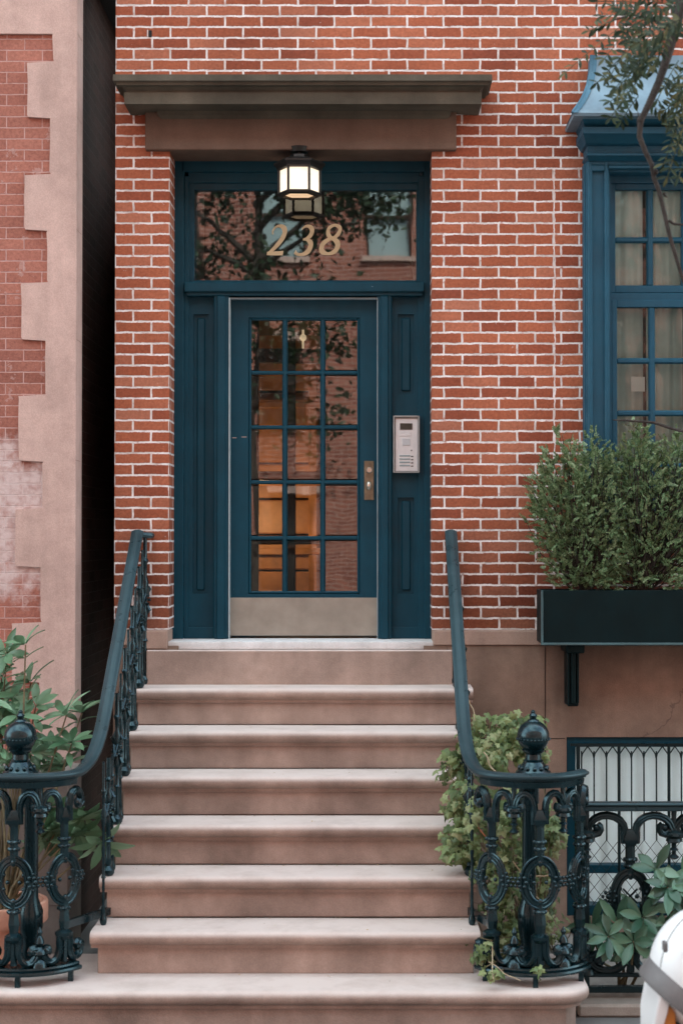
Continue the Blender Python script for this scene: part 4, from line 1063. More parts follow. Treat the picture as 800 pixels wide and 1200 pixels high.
# ================================================================== INTERCOM
ic = thing('intercom', 'silver wall intercom with small screen and call buttons on the blue door surround', 'intercom', (ax(475, .2), .25, az(520, .2)))
IY = .225
a, b = at(460.5, 554, IY), at(491.5, 487, IY)
mb = MB(); mb.box(a.x, b.x, IY + .012, .29, a.z, b.z, .003)
mb.box(a.x, a.x + .009, IY - .012, IY + .02, a.z, b.z, .003); mb.box(b.x - .009, b.x, IY - .012, IY + .02, a.z, b.z, .003); mb.box(a.x + .008, b.x - .008, IY - .014, IY + .02, b.z - .009, b.z, .002); mb.box(a.x + .008, b.x - .008, IY - .004, IY + .02, a.z, a.z + .007, .002)
mb.build('housing', M['alu2'], ic)
p, q = at(463.2, 552, IY), at(489.2, 489.5, IY); bx('face_plate', M['alu'], ic, p.x, q.x, IY, IY + .014, p.z, q.z - .004, bev=.002)
def icb(name, m, x0, x1, y0, y1, d=.003):
    u, v = at(x0, y1, IY), at(x1, y0, IY); MB().box(u.x, v.x, IY - d, IY + .001, u.z, v.z, .0008).build(name, m, ic)
icb('screen', M['screen'], 468.5, 483, 496, 503.5); icb('call_button', M['button'], 471.5, 480.5, 514, 522); icb('indicator', M['screen'], 481.3, 482.6, 527, 528.6)
for k in range(4):
    icb('name_slot', M['grey'], 468, 480.5, 533.2 + 3.8 * k, 535 + 3.8 * k, .002)
    icb('push_button', M['screen'], 481.5, 484, 534.2 + 3.8 * k, 535.4 + 3.8 * k, .003)
icb('card_reader', M['alu'], 468, 481, 506, 511, .002)

# ================================================================== WINDOW BOX + BRACKET
wb = thing('window_box', 'long dark green planter on an iron bracket under the blue window', 'planter', (2, -.2, az(757, -.34)))
a, b = at(635, 755, -.34), at(635, 692, -.34); wbx0, wbx1 = a.x, WX1 + .35
mb = MB(); wall_t = .02
for args in ((wbx0, wbx1, -.34, -.32), (wbx0, wbx1, -.08, -.06)): mb.box(args[0], args[1], args[2], args[3], a.z, b.z, .003)
mb.box(wbx0, wbx0 + .02, -.319, -.081, a.z, b.z, .003); mb.box(wbx1 - .02, wbx1, -.319, -.081, a.z, b.z, .003); mb.box(wbx0 + .02, wbx1 - .02, -.32, -.08, a.z + .005, a.z + .03)
mb.build('box', M['box'], wb)
mb = MB(); mb.box(wbx0 - .006, wbx1 + .006, -.348, -.335, a.z - .006, a.z + .008, .002); mb.box(wbx0 - .006, wbx0 + .006, -.3475, -.335, a.z + .008, b.z, .002); mb.build('edge_trim', M['boxedge'], wb)
bx('soil', M['soil'], wb, wbx0 + .02, wbx1 - .02, -.32, -.08, b.z - .05, b.z - .02)
for xx in (671, 671 + 250):
    c = ax(xx, -.2); mb = MB()
    mb.box(c - .052, c + .052, -.30, -.035, a.z - .055, a.z - .007, .006)
    mb.box(c - .032, c + .032, -.19, -.035, az(828, -.19), a.z - .056, .006); mb.box(c - .012, c + .012, -.215, -.188, az(824, -.19), a.z - .056, .004)
    mb.box(c - .033, c - .02, -.205, -.188, az(824, -.19), a.z - .056, .003); mb.box(c + .02, c + .033, -.205, -.188, az(824, -.19), a.z - .056, .003)
    mb.build('bracket', M['box'], wb)

# ================================================================== PLANTS
def leaf_mesh(verts, faces, base, d, up, L, W, curl=.25, n=4, wav=0):
    """an elliptic blade: base point, direction d, face normal up"""
    d = d.normalized(); s = d.cross(up)
    s = s.normalized() if s.length > 1e-5 else d.orthogonal().normalized(); nn = s.cross(d).normalized()
    i0 = len(verts); prof = [(.0, .04), (.18, .52), (.42, .95), (.62, 1.0), (.84, .62), (1.0, .02)]
    for t, w in prof:
        c = base + d * (L * t) - nn * (L * curl * t * t)
        for q in (-1, 0, 1): verts.append(c + s * (W * .5 * w * q) + nn * (W * .12 * abs(q)))
    for k in range(len(prof) - 1):
        a = i0 + 3 * k; faces.append((a, a + 1, a + 4, a + 3)); faces.append((a + 1, a + 2, a + 5, a + 4))
def pyobj(name, verts, faces, m, parent=None, smooth=True):
    me = bpy.data.meshes.new(name); me.from_pydata([tuple(v) for v in verts], [], faces); me.materials.append(m)
    if smooth: me.shade_smooth()
    return link(name, me, parent)
rv = lambda: Vector((random.gauss(0, 1), random.gauss(0, 1), random.gauss(0, 1)))
def whorl(V, Fc, c, axis, n, L, W, spread=1.0, curl=.3):
    axis = axis.normalized(); u = axis.orthogonal().normalized(); v = axis.cross(u); a0 = random.uniform(0, 6.3)
    for i in range(n):
        a = a0 + i * 2 * math.pi / n + random.uniform(-.25, .25); e = random.uniform(.15, .75) * spread
        d = (u * math.cos(a) + v * math.sin(a)) * 1.0 + axis * (1.1 - e)
        leaf_mesh(V, Fc, c + d.normalized() * .008, d, axis, L * random.uniform(.75, 1.1), W * random.uniform(.8, 1.1), curl * random.uniform(.5, 1.5))
def shrub_whorls(name, label, base, tips, m, L, W, n=8, extra=None, spread=1.0):
    root = thing(name, label, 'shrub', base)
    mb = MB(); V, Fc = [], []
    for c, axis in tips:
        c = Vector(c); b = Vector(base) + Vector((random.uniform(-.04, .04), random.uniform(-.03, .03), 0))
        m1 = b.lerp(c, .5) + Vector((random.uniform(-.05, .05), random.uniform(-.05, .05), -.03)); 
        mb.tube([b, b.lerp(m1, .5) + Vector((0, 0, .03)), m1, m1.lerp(c, .6), c], [.009, .008, .006, .005, .004], 6)
        whorl(V, Fc, c, Vector(axis), random.randint(n - 2, n + 1), L, W, spread)
        for t in (.78, .9):
            if random.random() < .7: whorl(V, Fc, m1.lerp(c, t), Vector(axis), 3, L * .85, W * .85, 1.3)
    mb.build('stem', M['stem'], root)
    pyobj('foliage', V, Fc, m, root)
    return root
random.seed(21)
def tipat(x, y, Y, axis=None):
    return (at(x, y, Y), axis or Vector((random.uniform(-.5, .5), random.uniform(-.9, -.1), random.uniform(.4, 1))))
lt = [(20, 840), (36, 885), (8, 768), (2, 795), (30, 756), (12, 822), (36, 800), (2, 850), (42, 828), (78, 838), (96, 836), (60, 880), (84, 872), (46, 900), (76, 900), (12, 895), (-12, 780), (-14, 820), (-10, 860), (-6, 900)]
tips = [tipat(x, y, -1.12 + random.uniform(-.16, .16)) for x, y in lt]
tips += [tipat(x, y, -1.25, Vector((.3, -.6, -.5))) for x, y in ((58, 945), (74, 955), (98, 955), (118, 985), (90, 975), (55, 975))]
potc = at(3, 1100, -1.28); potc.z = 0
shrub_whorls('rhododendron_shrub', 'broad leaved green shrub growing from the terracotta pot behind the left newel', (potc.x, potc.y, .46), tips, M['rhodo'], .145, .05, 8)
# terracotta pot
pt = thing('flower_pot', 'terracotta pot with a thick rim standing behind the left iron newel', 'pot', (potc.x, potc.y, 0))
rp = .225; zr_ = az(1066, -1.28 - .1) + .02
mb = MB(); mb.lathe((potc.x, potc.y, 0), [(rp * .62, .02), (rp * .64, .05), (rp * .88, zr_ - .12), (rp * .90, zr_ - .10), (rp * .99, zr_ - .098), (rp * 1.0, zr_ - .09), (rp * 1.0, zr_ - .01), (rp * .98, zr_), (rp * .90, zr_), (rp * .88, zr_ - .03), (rp * .86, zr_ - .06)], 40, top=False)
mb.build('body', M['terra'], pt, smooth=30)
mb = MB(); mb.lathe((potc.x, potc.y, 0), [(rp * .85, zr_ - .06), (rp * .86, zr_ - .05), (.02, zr_ - .035)], 30); mb.build('soil', M['soil'], pt)

# right-hand broad leaved plants behind / through the fence
random.seed(5)
g1 = [(722, 1083, -1.5), (752, 1076, -1.52), (712, 1098, -1.55), (742, 1104, -1.56), (692, 1085, -1.4), (768, 1098, -1.5)]
shrub_whorls('broad_leaved_shrub', 'glossy green shrub with drooping hand shaped leaves low against the fence', (1.3, -1.25, .05), [(at(x, y, Y), Vector((random.uniform(-.4, .4), -.9, random.uniform(-.1, .5)))) for x, y, Y in g1], M['rhodod'], .135, .05, 7, spread=1.3)
g2 = [(782, 1040, -1.55), (768, 1020, -1.5), (800, 1030, -1.5), (812, 1050, -1.5), (795, 1062, -1.5), (830, 1035, -1.4), (850, 1060, -1.4)]
shrub_whorls('broad_leaved_shrub', 'glossy green shrub reaching over the fence above the white scooter', (1.7, -1.22, .05), [(at(x, y, Y), Vector((random.uniform(-.4, .4), -.8, random.uniform(0, .6)))) for x, y, Y in g2], M['rhodod'], .13, .05, 7, spread=1.25)

# climbing vine over the right railing
random.seed(9)
vine = thing('climbing_vine', 'yellow green leafy vine tumbling over and through the right iron newel', 'vine', (.9, -1.3, .0))
V, Fc = [], []
def lobed(V, Fc, c, nrm, tip, S):
    nrm = nrm.normalized(); tip = (tip - nrm * tip.dot(nrm)); tip = tip.normalized() if tip.length > 1e-4 else nrm.orthogonal().normalized(); s = nrm.cross(tip)
    sh = [(0, -.12), (.30, -.32), (.62, -.18), (.44, .10), (.78, .36), (.40, .42), (.26, .70), (0, 1.0), (-.26, .70), (-.40, .42), (-.78, .36), (-.44, .10), (-.62, -.18), (-.30, -.32)]
    i0 = len(V); V.append(c + nrm * S * .06 + tip * S * .2)
    for a, b in sh: V.append(c + s * (a * S * .72) + tip * (b * S * .85) - nrm * (S * .28 * (a * a + b * b * .5) + random.uniform(0, .06) * S))
    n = len(sh)
    for k in range(n): Fc.append((i0, i0 + 1 + k, i0 + 1 + (k + 1) % n))
def vine_blob(x, y, Y, rx, ry, rd, n, S=.044):
    c = at(x, y, Y); k = (Y - CAM_Y) / FOC
    for _ in range(n):
        d = rv().normalized() * (random.random() ** .45)
        p = c + Vector((d.x * rx * k, d.y * rd, d.z * ry * k))
        out = Vector((d.x, d.y * .6 - .55, d.z * .6 + .45)) + rv() * .42
        tip = Vector((d.x * .6, -.3, -.9)) + rv() * .5
        lobed(V, Fc, p, out, tip, S * random.uniform(.6, 1.3))
blobs = [(598, 858, -1.0, 30, 26, .16, 150), (618, 880, -1.0, 28, 22, .14, 90), (572, 885, -1.08, 30, 28, .15, 130), (548, 870, -.95, 16, 22, .08, 36), (530, 900, -1.0, 20, 24, .08, 60),
         (545, 945, -1.2, 30, 34, .12, 130), (535, 990, -1.3, 22, 30, .10, 80), (560, 1000, -1.3, 24, 36, .12, 70), (595, 950, -1.15, 30, 34, .14, 90), (610, 1010, -1.2, 30, 44, .14, 110), (585, 1060, -1.3, 24, 40, .12, 80),
         (625, 1075, -1.25, 26, 34, .12, 60), (600, 1100, -1.35, 24, 20, .10, 40), (645, 975, -1.2, 18, 40, .10, 60), (590, 1010, -1.42, 26, 60, .06, 70), (612, 960, -1.42, 26, 40, .05, 40), (560, 955, -1.45, 18, 40, .05, 40), (640, 1040, -1.2, 16, 40, .1, 30), (565, 1120, -1.72, 18, 22, .05, 16), (575, 1143, -1.85, 14, 8, .03, 10), (548, 1098, -1.55, 12, 10, .04, 7), (640, 1138, -1.8, 16, 6, .02, 5), (565, 850, -.95, 20, 14, .1, 24), (648, 1088, -1.3, 20, 20, .08, 20), (625, 848, -.98, 20, 14, .1, 30)]
for b in blobs: vine_blob(*b[:6], int(b[6] * 1.35))
pyobj('foliage', V, Fc, M['vine'], vine, smooth=False)
def wiggle(a, b, n=7, amp=.03):
    a, b = Vector(a), Vector(b); pts = []
    ph = rv() * 3
    for i in range(n + 1):
        t = i / n; pts.append(a.lerp(b, t) + Vector((amp * math.sin(t * 5 + ph.x), amp * .6 * math.sin(t * 6 + ph.y), amp * math.sin(t * 4.4 + ph.z))) * math.sin(math.pi * min(1, t * 1.0 + .08)))
    return pts
mb = MB()
for b in blobs[:-1]:
    for _ in range(2):
        mb.tube(wiggle(at(b[0], b[1], b[2]) + rv() * .04, Vector((.85 + random.uniform(-.1, .1), -1.25 + random.uniform(-.1, .1), .25))), .0028, 5)
mb.build('stem', M['stem'], vine)
mb = MB(); mb.tube(wiggle(at(566, 882, -1.24), at(583, 908, -1.24), 6, .008), .0042, 6); mb.tube(wiggle(at(550, 820, -.95), at(556, 845, -.95), 6, .008), .003, 6); mb.tube(wiggle(at(625, 1030, -1.5), at(648, 1022, -1.5), 6, .01), .0045, 6)
mb.tube(wiggle(at(600, 1010, -1.5), at(640, 1065, -1.5), 6, .01), .003, 6); mb.tube(wiggle(at(520, 940, -1.2), at(545, 935, -1.2), 4, .004), .0022, 5)
mb.tube(wiggle(at(572, 1128, -1.88), at(610, 1150, -1.88), 6, .01), .0025, 5); mb.tube(wiggle(at(570, 1080, -1.6), at(578, 1148, -1.88), 6, .012), .0028, 5)
mb.build('stem', M['palestem'], vine)
mb = MB(); mb.tube(wiggle(at(560, 970, -1.5), at(572, 985, -1.5), 4, .004), .003, 5); mb.tube(wiggle(at(575, 900, -1.1), at(566, 955, -1.2), 4, .01), .003, 5); mb.build('stem', M['redstem'], vine)

# evergreen shrubs in the window box
def evergreen(cx_, label, boxes, seed, n, trunk):
    random.seed(seed); root = thing('evergreen_shrub', label, 'shrub', (cx_, -.2, b.z if False else az(692, -.2)), 'evergreen shrubs in the window box')
    V, Fc = [], []; mbs = MB(); zs = az(692, -.2)
    base = Vector((trunk, -.2, zs - .03))
    for (x, y, rx, ry, rd, wt) in boxes:
        c = at(x, y, -.24); k = 1 / 205
        for _ in range(int(n * wt)):
            d = rv().normalized() * (random.random() ** .38)
            p = c + Vector((d.x * rx * k, d.y * rd, d.z * ry * k))
            if p.y > -.02: p.y = -.02 - random.uniform(0, .05)
            out = (p - base); out.z *= .9; out = out.normalized() * .55 + Vector((d.x * .7, d.y * .6 - .25, .25)) + rv() * .38
            out.normalize(); ln = random.uniform(.035, .085)
            # a spray: a short twig with opposite tiny leaves
            m = random.randint(6, 10); side = out.cross(rv()).normalized(); nn = out.cross(side)
            for j in range(m):
                t = (j + .6) / m; q = p + out * (ln * t) - Vector((0, 0, .18 * ln * t * t))
                for sg in (-1, 1):
                    dd = (out * .9 + side * sg * (1.05 - .5 * t) + nn * random.uniform(-.3, .3)).normalized(); L = random.uniform(.010, .017) * (1.15 - .4 * t); W = L * .34
                    ss = dd.cross(nn).normalized() * W; i0 = len(V)
                    V.extend((q, q + dd * L * .5 + ss, q + dd * L, q + dd * L * .5 - ss)); Fc.append((i0, i0 + 1, i0 + 2, i0 + 3))
            if random.random() < .10: mbs.tube([p + out * ln * .5, p, p.lerp(base, .35) + rv() * .02, p.lerp(base, .75) + rv() * .015], [.0012, .002, .003, .004], 4)
    mbs.tube([base, base + Vector((.01, 0, .08)), base + Vector((-.02, 0, .2)), base + Vector((0, 0, .35))], [.014, .012, .009, .005], 7)
    mbs.tube([base + Vector((0, 0, .05)), base + Vector((-.08, 0, .14)), base + Vector((-.14, -.02, .3))], [.009, .007, .004], 6)
    mbs.tube([base + Vector((0, 0, .05)), base + Vector((.09, -.02, .15)), base + Vector((.13, -.02, .3))], [.009, .007, .004], 6)
    mbs.build('stem', M['bark'], root); pyobj('foliage', V, Fc, M['shrub'], root, smooth=False)
evergreen(ax(680, -.2), 'feathery evergreen shrub filling the left end of the window box', [(668, 598, 40, 62, .14, .30), (702, 590, 44, 60, .15, .30), (640, 580, 22, 34, .09, .10), (690, 650, 46, 34, .12, .20), (692, 545, 34, 26, .12, .10), (652, 640, 26, 36, .1, .10), (668, 678, 22, 16, .09, .06), (705, 680, 28, 14, .1, .06), (636, 610, 20, 30, .07, .03), (655, 515, 6, 14, .04, .006), (693, 518, 7, 12, .04, .01), (645, 548, 12, 20, .06, .025), (668, 532, 10, 20, .05, .025)], 31, 1500, ax(682, -.2))
evergreen(ax(765, -.2), 'tall feathery evergreen shrub in the right part of the window box, before the blue sashes', [(750, 585, 42, 66, .15, .30), (790, 590, 44, 66, .15, .30), (745, 535, 24, 26, .10, .08), (780, 645, 46, 34, .12, .20), (735, 650, 34, 30, .12, .12), (740, 678, 26, 14, .1, .05), (785, 680, 34, 14, .1, .07), (742, 506, 6, 14, .04, .008), (800, 535, 30, 26, .10, .08), (752, 515, 9, 16, .05, .02), (820, 600, 36, 70, .14, .2)], 32, 1500, ax(752, -.2))

# ================================================================== STREET TREE AT THE KERB (its branches reach into the picture)
random.seed(14)
tree = thing('street_tree', 'slim street tree whose bare twig and feathery leaves hang before the blue window', 'tree', (3.0, -3.4, 0))
TY = -3.4
mb = MB(); mb.tube([(3.0, TY, -.05), (2.98, TY, 1.0), (3.05, TY, 2.4), (2.85, TY, 3.6), (2.5, TY - .1, 4.6), (2.2, TY - .1, 5.6), (1.9, TY, 7.0), (1.6, TY + .1, 8.6)], [.12, .10, .09, .085, .075, .06, .045, .02], 10)
mb.build('trunk', M['bark'], tree)
def br(pts, r, Y): return [at(x, y, Y) for x, y in pts], r
mb = MB()
P1 = [at(x, y, Y) for x, y, Y in ((830, -120, TY), (812, -40, TY), (797, 10, TY), (789, 40, TY), (781, 68, TY), (772, 95, TY), (760, 122, TY), (750, 142, TY), (749, 160, TY), (756, 178, TY), (763, 192, TY), (766, 208, TY), (772, 224, TY), (777, 245, TY), (784, 275, TY), (795, 312, TY), (806, 345, TY))]
P1 = [Vector((2.68, TY - .05, 4.1)), Vector((2.2, TY, 5.2))] + P1[1:]
mb.tube(P1, [.035, .03, .026, .022, .020, .018, .016, .0145, .0125, .0115, .0105, .0100, .0098, .0093, .0087, .0083, .0078, .0072], 9) if False else mb.tube(P1, [q * .92 for q in [.035, .032, .026, .022, .020, .018, .016, .0145, .0125, .0115, .0105, .0100, .0098, .0093, .0087, .0083, .0078, .0072]], 9)
mb.ball(at(767, 201, TY), .014, u=8, v=6); mb.ball(at(750, 141, TY), .014, u=8, v=6)
mb.tube([at(777, 226, TY), at(779, 229, TY), at(782, 231, TY)], [.005, .004, .001], 6)
mb.tube([at(783, 258, TY), at(789, 262, TY), at(800, 263, TY), at(815, 258, TY)], [.005, .0045, .004, .003], 6)
mb.tube([at(750, 150, TY), at(748, 137, TY), at(747, 130, TY)], [.005, .003, .001], 6)
mt = MB(); mt.tube([at(718, 492, -1.6), at(740, 493, -1.6), at(765, 495, -1.6), at(790, 503, -1.6), at(830, 512, -1.8), Vector((2.5, -2.6, 2.75)), Vector((3.04, TY, 2.6))], [.003, .006, .007, .008, .010, .018, .03], 6); mt.build('branch', M['bark'], tree)
mb.tube([at(790, 40, TY), at(765, 22, TY), at(740, 17, TY), at(722, 22, TY), at(709, 27, TY)], [.008, .006, .004, .003, .002], 6)
mb.build('branch', M['bark'], tree)
# compound leaves: a leaf stalk with paired leaflets
V, Fc = [], []
def compound(p0, p1, n, L, droop=.02):
    p0, p1 = Vector(p0), Vector(p1); d = (p1 - p0); ln = d.length; d.normalize()
    nrm = Vector((random.uniform(-.5, .5), -1, random.uniform(-.2, .9))).normalized(); s = d.cross(nrm).normalized()
    pts = []
    for i in range(n + 1):
        t = i / n; q = p0.lerp(p1, t) - Vector((0, 0, droop * t * t)); pts.append(q)
        if i == 0: continue
        for sg in (-1, 1):
            if random.random() < .08: continue
            dd = s * sg + d * .55 + rv() * .12; leaf_mesh(V, Fc, q, dd, nrm + rv() * .25, L * random.uniform(.8, 1.1), L * .31, random.uniform(.05, .5))
    leaf_mesh(V, Fc, pts[-1], d, nrm, L, L * .34, .2)
    for a, b in zip(pts, pts[1:]):
        i0 = len(V); e = s * .0018; V.extend((a - e, a + e, b + e, b - e)); Fc.append((i0, i0 + 1, i0 + 2, i0 + 3))
K = [((770, 15), (728, 5)), ((765, 30), (735, 55)), ((775, 45), (740, 62)), ((795, 25), (770, 45)), ((760, 60), (738, 88)), ((752, 75), (722, 98)), ((800, 150), (782, 200)), ((812, 90), (792, 125)), ((806, 110), (780, 122)), ((780, 5), (752, -8)), ((748, 18), (720, 2)), ((738, 22), (663, 78)), ((745, 25), (708, 62)), ((752, 28), (716, 80)), ((760, 35), (700, 90)), ((765, 50), (722, 95)), ((772, 60), (730, 112)), ((780, 70), (712, 85)), ((755, 20), (705, 12)), ((770, 25), (735, 40)), ((790, 30), (745, 8)),
     ((800, 20), (765, 70)), ((780, 10), (730, 30)), ((790, 60), (745, 45)), ((795, 70), (770, 110)), ((810, 60), (790, 130)), ((815, 80), (785, 140)), ((820, 100), (798, 165)), ((810, 120), (785, 95)), ((770, 85), (735, 70)), ((805, 40), (775, 15)),
     ((790, 90), (812, 160)), ((750, 90), (716, 130)), ((745, 100), (715, 112)), ((770, 5), (700, -5)), ((800, 0), (750, 20)), ((760, 118), (795, 150)), ((748, 112), (728, 135)), ((830, 60), (800, 100)), ((765, 0), (795, 30)), ((720, 24), (690, 30)), ((776, 40), (750, 75)), ((785, 20), (772, 60)), ((800, 130), (778, 185)), ((820, 140), (795, 200))]
for (a, b2) in K:
    dy = random.uniform(-.25, .25); compound(at(*a, TY + dy), at(*b2, TY + dy + random.uniform(-.08, .08)), random.randint(6, 9), .040)
for _ in range(16):
    x, y = random.uniform(790, 860), random.uniform(-90, 60); dy = random.uniform(-.5, .5); a = random.uniform(0, 6.3)
    compound(at(x, y, TY + dy), at(x + 55 * math.cos(a), y + 30 + 25 * math.sin(a), TY + dy), 7, .045)
for _ in range(300):                                  # the crown above the picture
    c = Vector((random.gauss(2.3, .8), TY + random.gauss(0, .7), random.gauss(7.4, 1.0)))
    if c.z < 5.8: continue
    compound(c, c + rv().normalized() * .3, 6, .06)
pyobj('foliage', V, Fc, M['treeleaf'], tree)

# ================================================================== SCOOTER (lower right corner)
scoot = thing('parked_scooter', 'white scooter with a grey band and orange lens, cut off by the lower right edge', 'scooter', (1.9, -3.9, 0))
SY = -3.9
def skin(mb, secs, n=20):
    """secs: (x, zc, half width y, half height z, power)"""
    rings = []
    for x, zc, wy, hz in secs:
        rings.append([mb.bm.verts.new((x, SY + wy * math.copysign(abs(math.cos(2 * math.pi * k / n)) ** .8, math.cos(2 * math.pi * k / n)), zc + hz * math.copysign(abs(math.sin(2 * math.pi * k / n)) ** .8, math.sin(2 * math.pi * k / n)))) for k in range(n)])
    for a, b in zip(rings, rings[1:]):
        for k in range(n): mb.bm.faces.new((a[k], a[(k + 1) % n], b[(k + 1) % n], b[k]))
    mb.bm.faces.new(rings[0][::-1]); mb.bm.faces.new(rings[-1])
cA = at(835, 1137, SY); k_ = (SY - CAM_Y) / FOC
mb = MB()                                             # rounded top case / cowl
mb.ball(cA, 74 * k_, (1, .9, 1.02), u=40, v=28); top = mb.build('rear_case', M['scooter'], scoot, smooth=60)
mb = MB()                                             # diagonal band wrapping the cowl
n = 40; ax_ = Vector((.60, 0, .80)).normalized(); r0 = 74 * k_
u = Vector((0, 1, 0)); v = ax_.cross(u).normalized()
rings = []
for h, rr in ((-.76, .80), (-.76, .87), (-.70, .91), (-.48, .905), (-.44, .90), (-.44, .80)):
    c = cA + ax_ * (h * r0) ; rad_ = r0 * rr
    rings.append([mb.bm.verts.new(c + u * (rad_ * .9 * math.cos(2 * math.pi * q / n)) + v * (rad_ * math.sin(2 * math.pi * q / n))) for q in range(n)])
for a, b2 in zip(rings, rings[1:] + [rings[0]]):
    for q in range(n): mb.bm.faces.new((a[q], a[(q + 1) % n], b2[(q + 1) % n], b2[q]))
mb.build('band', M['band'], scoot, smooth=50)
sm_ = MB(); sm_.tube([cA + Vector((-74 * k_ * 1.003 * math.cos(a) * .9, -74 * k_ * .905 * math.cos(a) * .42, 74 * k_ * 1.02 * math.sin(a))) for a in [q * .09 - .1 for q in range(16)]], .0022, 5); sm_.build('seam', M['band'], top)
p = at(783, 1110, SY - .17); MB().box(p.x - .016, p.x - .002, p.y - .004, p.y + .03, p.z - .018, p.z + .014, .003).build('latch', M['band'], top)
# tail body below: side shell edge, orange lens, dark gap, inner shell
def strip(pts, Yf, dep, m, name):
    poly = [at(x, y, Yf + dep) - Vector((0, dep, 0)) for x, y in pts]; MB().prism(poly, (0, dep, 0), .004).build(name, m, scoot)
strip([(757, 1138), (768, 1148), (765, 1162), (758, 1185), (756, 1240), (750, 1240), (750, 1175)], SY - .12, .26, M['scooter'], 'side_shell')
strip([(768, 1156), (777, 1164), (776, 1200), (772, 1240), (753, 1240), (758, 1190)], SY - .10, .22, M['orange'], 'tail_lens')
strip([(777, 1163), (790, 1165), (786, 1240), (768, 1240)], SY - .06, .16, M['rubber'], 'inner_fairing')
strip([(789, 1167), (850, 1165), (850, 1250), (780, 1250)], SY - .12, .26, M['scooter'], 'side_shell')
mb = MB(); skin(mb, [(cA.x + .0, .60, .08, .10), (cA.x + .1, .62, .14, .16), (cA.x + .4, .60, .16, .16), (cA.x + .7, .52, .15, .12), (cA.x + .9, .42, .14, .09), (cA.x + 1.1, .42, .14, .09), (cA.x + 1.2, .6, .17, .12)]); mb.build('body', M['scooter'], scoot, smooth=60)
mb = MB(); skin(mb, [(cA.x + .04, .80, .11, .03), (cA.x + .1, .82, .14, .05), (cA.x + .5, .80, .13, .05), (cA.x + .62, .78, .08, .03)]); mb.build('seat', M['band'], scoot, smooth=60)
mb = MB(); mb.prism([Vector((cA.x + 1.12, SY - .17, .35)), Vector((cA.x + 1.2, SY - .19, .35)), Vector((cA.x + 1.08, SY - .16, 1.0)), Vector((cA.x + 1.0, SY - .16, 1.0))], (0, .34, 0), .01); mb.build('leg_shield', M['scooter'], scoot)
for wx in (cA.x + .08, cA.x + 1.38):
    t = MB(); pts = [(wx + .2 * math.cos(a * math.pi / 16), SY, .25 + .2 * math.sin(a * math.pi / 16)) for a in range(33)]; t.tube(pts, .05, 10, cap=False); wl = t.build('wheel', M['rubber'], scoot, smooth=60)
    t = MB(); disc_y(t, (wx, SY + .02, .25), [(.15, 0), (.15, .04)], 24); t.build('rim', M['alu2'], wl)
mb = MB(); mb.tube([(cA.x + 1.02, SY, .95), (cA.x + .98, SY, 1.08)], .02); mb.tube([(cA.x + .9, SY - .32, 1.1), (cA.x + .98, SY, 1.08), (cA.x + .9, SY + .32, 1.1)], .015); mb.tube([(cA.x + 1.10, SY, .9), (cA.x + 1.38, SY, .25)], .025); mb.build('handlebar', M['rubber'], scoot)

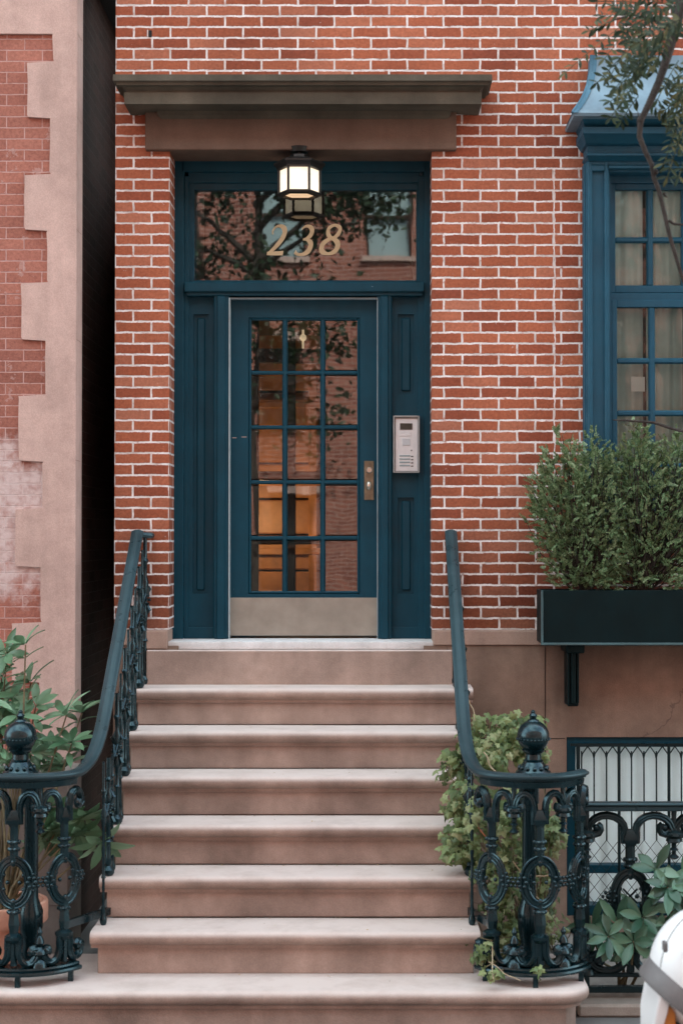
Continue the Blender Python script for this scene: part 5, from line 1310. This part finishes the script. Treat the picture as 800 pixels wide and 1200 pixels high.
# ================================================================== ACROSS THE STREET (seen in the glass)
OY = -19.0
opp = thing('brick_townhouse', 'sunlit red brick row house across the street, mirrored in the door panes', 'house', (0, OY, 0))
mb = MB(); wins = []
for fx in range(-8, 9):
    for z0, z1 in ((1.3, 3.1), (4.3, 6.1), (7.5, 9.1), (10.8, 12.4)):
        x = .39 + fx * 1.95; wins.append((x - .42, x + .42, z0, z1))
t = MB()
xs0, xs1 = -32, 32
wall_holes(t, xs0, xs1, 0, 18, wins, 0, .3)
for v in t.bm.verts: v.co.y = OY - v.co.y
t.build('wall', M['brick_far'], opp, smooth=0)
for h in wins:
    f = MB().box(h[0] - .08, h[1] + .08, OY - .05, OY + .05, h[3] + .003, h[3] + .16).box(h[0] - .08, h[1] + .08, OY - .05, OY + .07, h[2] - .1, h[2] - .003).build('window', M['quoin'], opp, smooth=0)
    mb = MB(); mb.box(h[0] + .04, h[1] - .04, OY - .14, OY - .10, (h[2] + h[3]) / 2 - .03, (h[2] + h[3]) / 2 + .03)
    mb.box(h[0], h[0] + .05, OY - .14, OY - .09, h[2], h[3]); mb.box(h[1] - .05, h[1], OY - .14, OY - .09, h[2], h[3]); mb.build('frame', M['darkwood'], f, smooth=0)
    bx('blind', M['farblind'] if h[2] > 7 and random.random() < .8 else M['black'], f, h[0] + .05, h[1] - .05, OY - .20, OY - .17, h[2], h[3])
MB().box(xs0, xs1, OY - .2, OY + .5, 18.003, 18.5, .05).build('cornice', M['darkwood'], opp)
MB().box(xs0, xs1, OY - 9, OY - .31, 17.6, 17.9).build('roof', M['black'], opp)

def far_tree(name, label, x, y, seed, lo, hi, n=1500):
    random.seed(seed); root = thing(name, label, 'tree', (x, y, 0), 'street trees across the road')
    mb = MB(); mb.tube([(x, y, 0), (x + .05, y, 2), (x - .1, y, 4), (x + .1, y, 6.5), (x, y, 9)], [.17, .14, .12, .08, .03], 10); mb.build('trunk', M['barkfar'], root)
    mb = MB(); V, Fc = [], []
    for _ in range(15):
        z0 = random.uniform(lo - .8, hi - 1.5); a = random.uniform(0, 6.3); ln = random.uniform(1.4, 2.9)
        p0 = Vector((x, y, z0)); p2 = p0 + Vector((math.cos(a) * ln, math.sin(a) * ln * .6, ln * random.uniform(.15, .7))); pm = p0.lerp(p2, .5) + Vector((0, 0, .18))
        mb.tube([p0, pm, p2], [.06, .035, .012], 6)
        for _ in range(5): 
            q = pm.lerp(p2, random.random()); e = q + rv() * .4; mb.tube([q, e], [.015, .004], 4)
            cl = e
            for _ in range(n // 60):
                c = cl + rv() * .24; leaf_mesh(V, Fc, c, rv(), rv(), .13, .07, .2)
    mb.build('branch', M['barkfar'], root); pyobj('foliage', V, Fc, M['farleaf'], root)
far_tree('street_tree', 'leafy tree across the road mirrored in the fanlight, nearer the middle', -1.7, -14.0, 41, 4.5, 9.5, 4200)
far_tree('street_tree', 'leafy tree across the road further right, mirrored in the blue window', 4.6, -14.4, 42, 4, 10)
far_tree('street_tree', 'leafy tree across the road furthest left of the mirrored trees', -5.2, -14.2, 43, 4, 10)
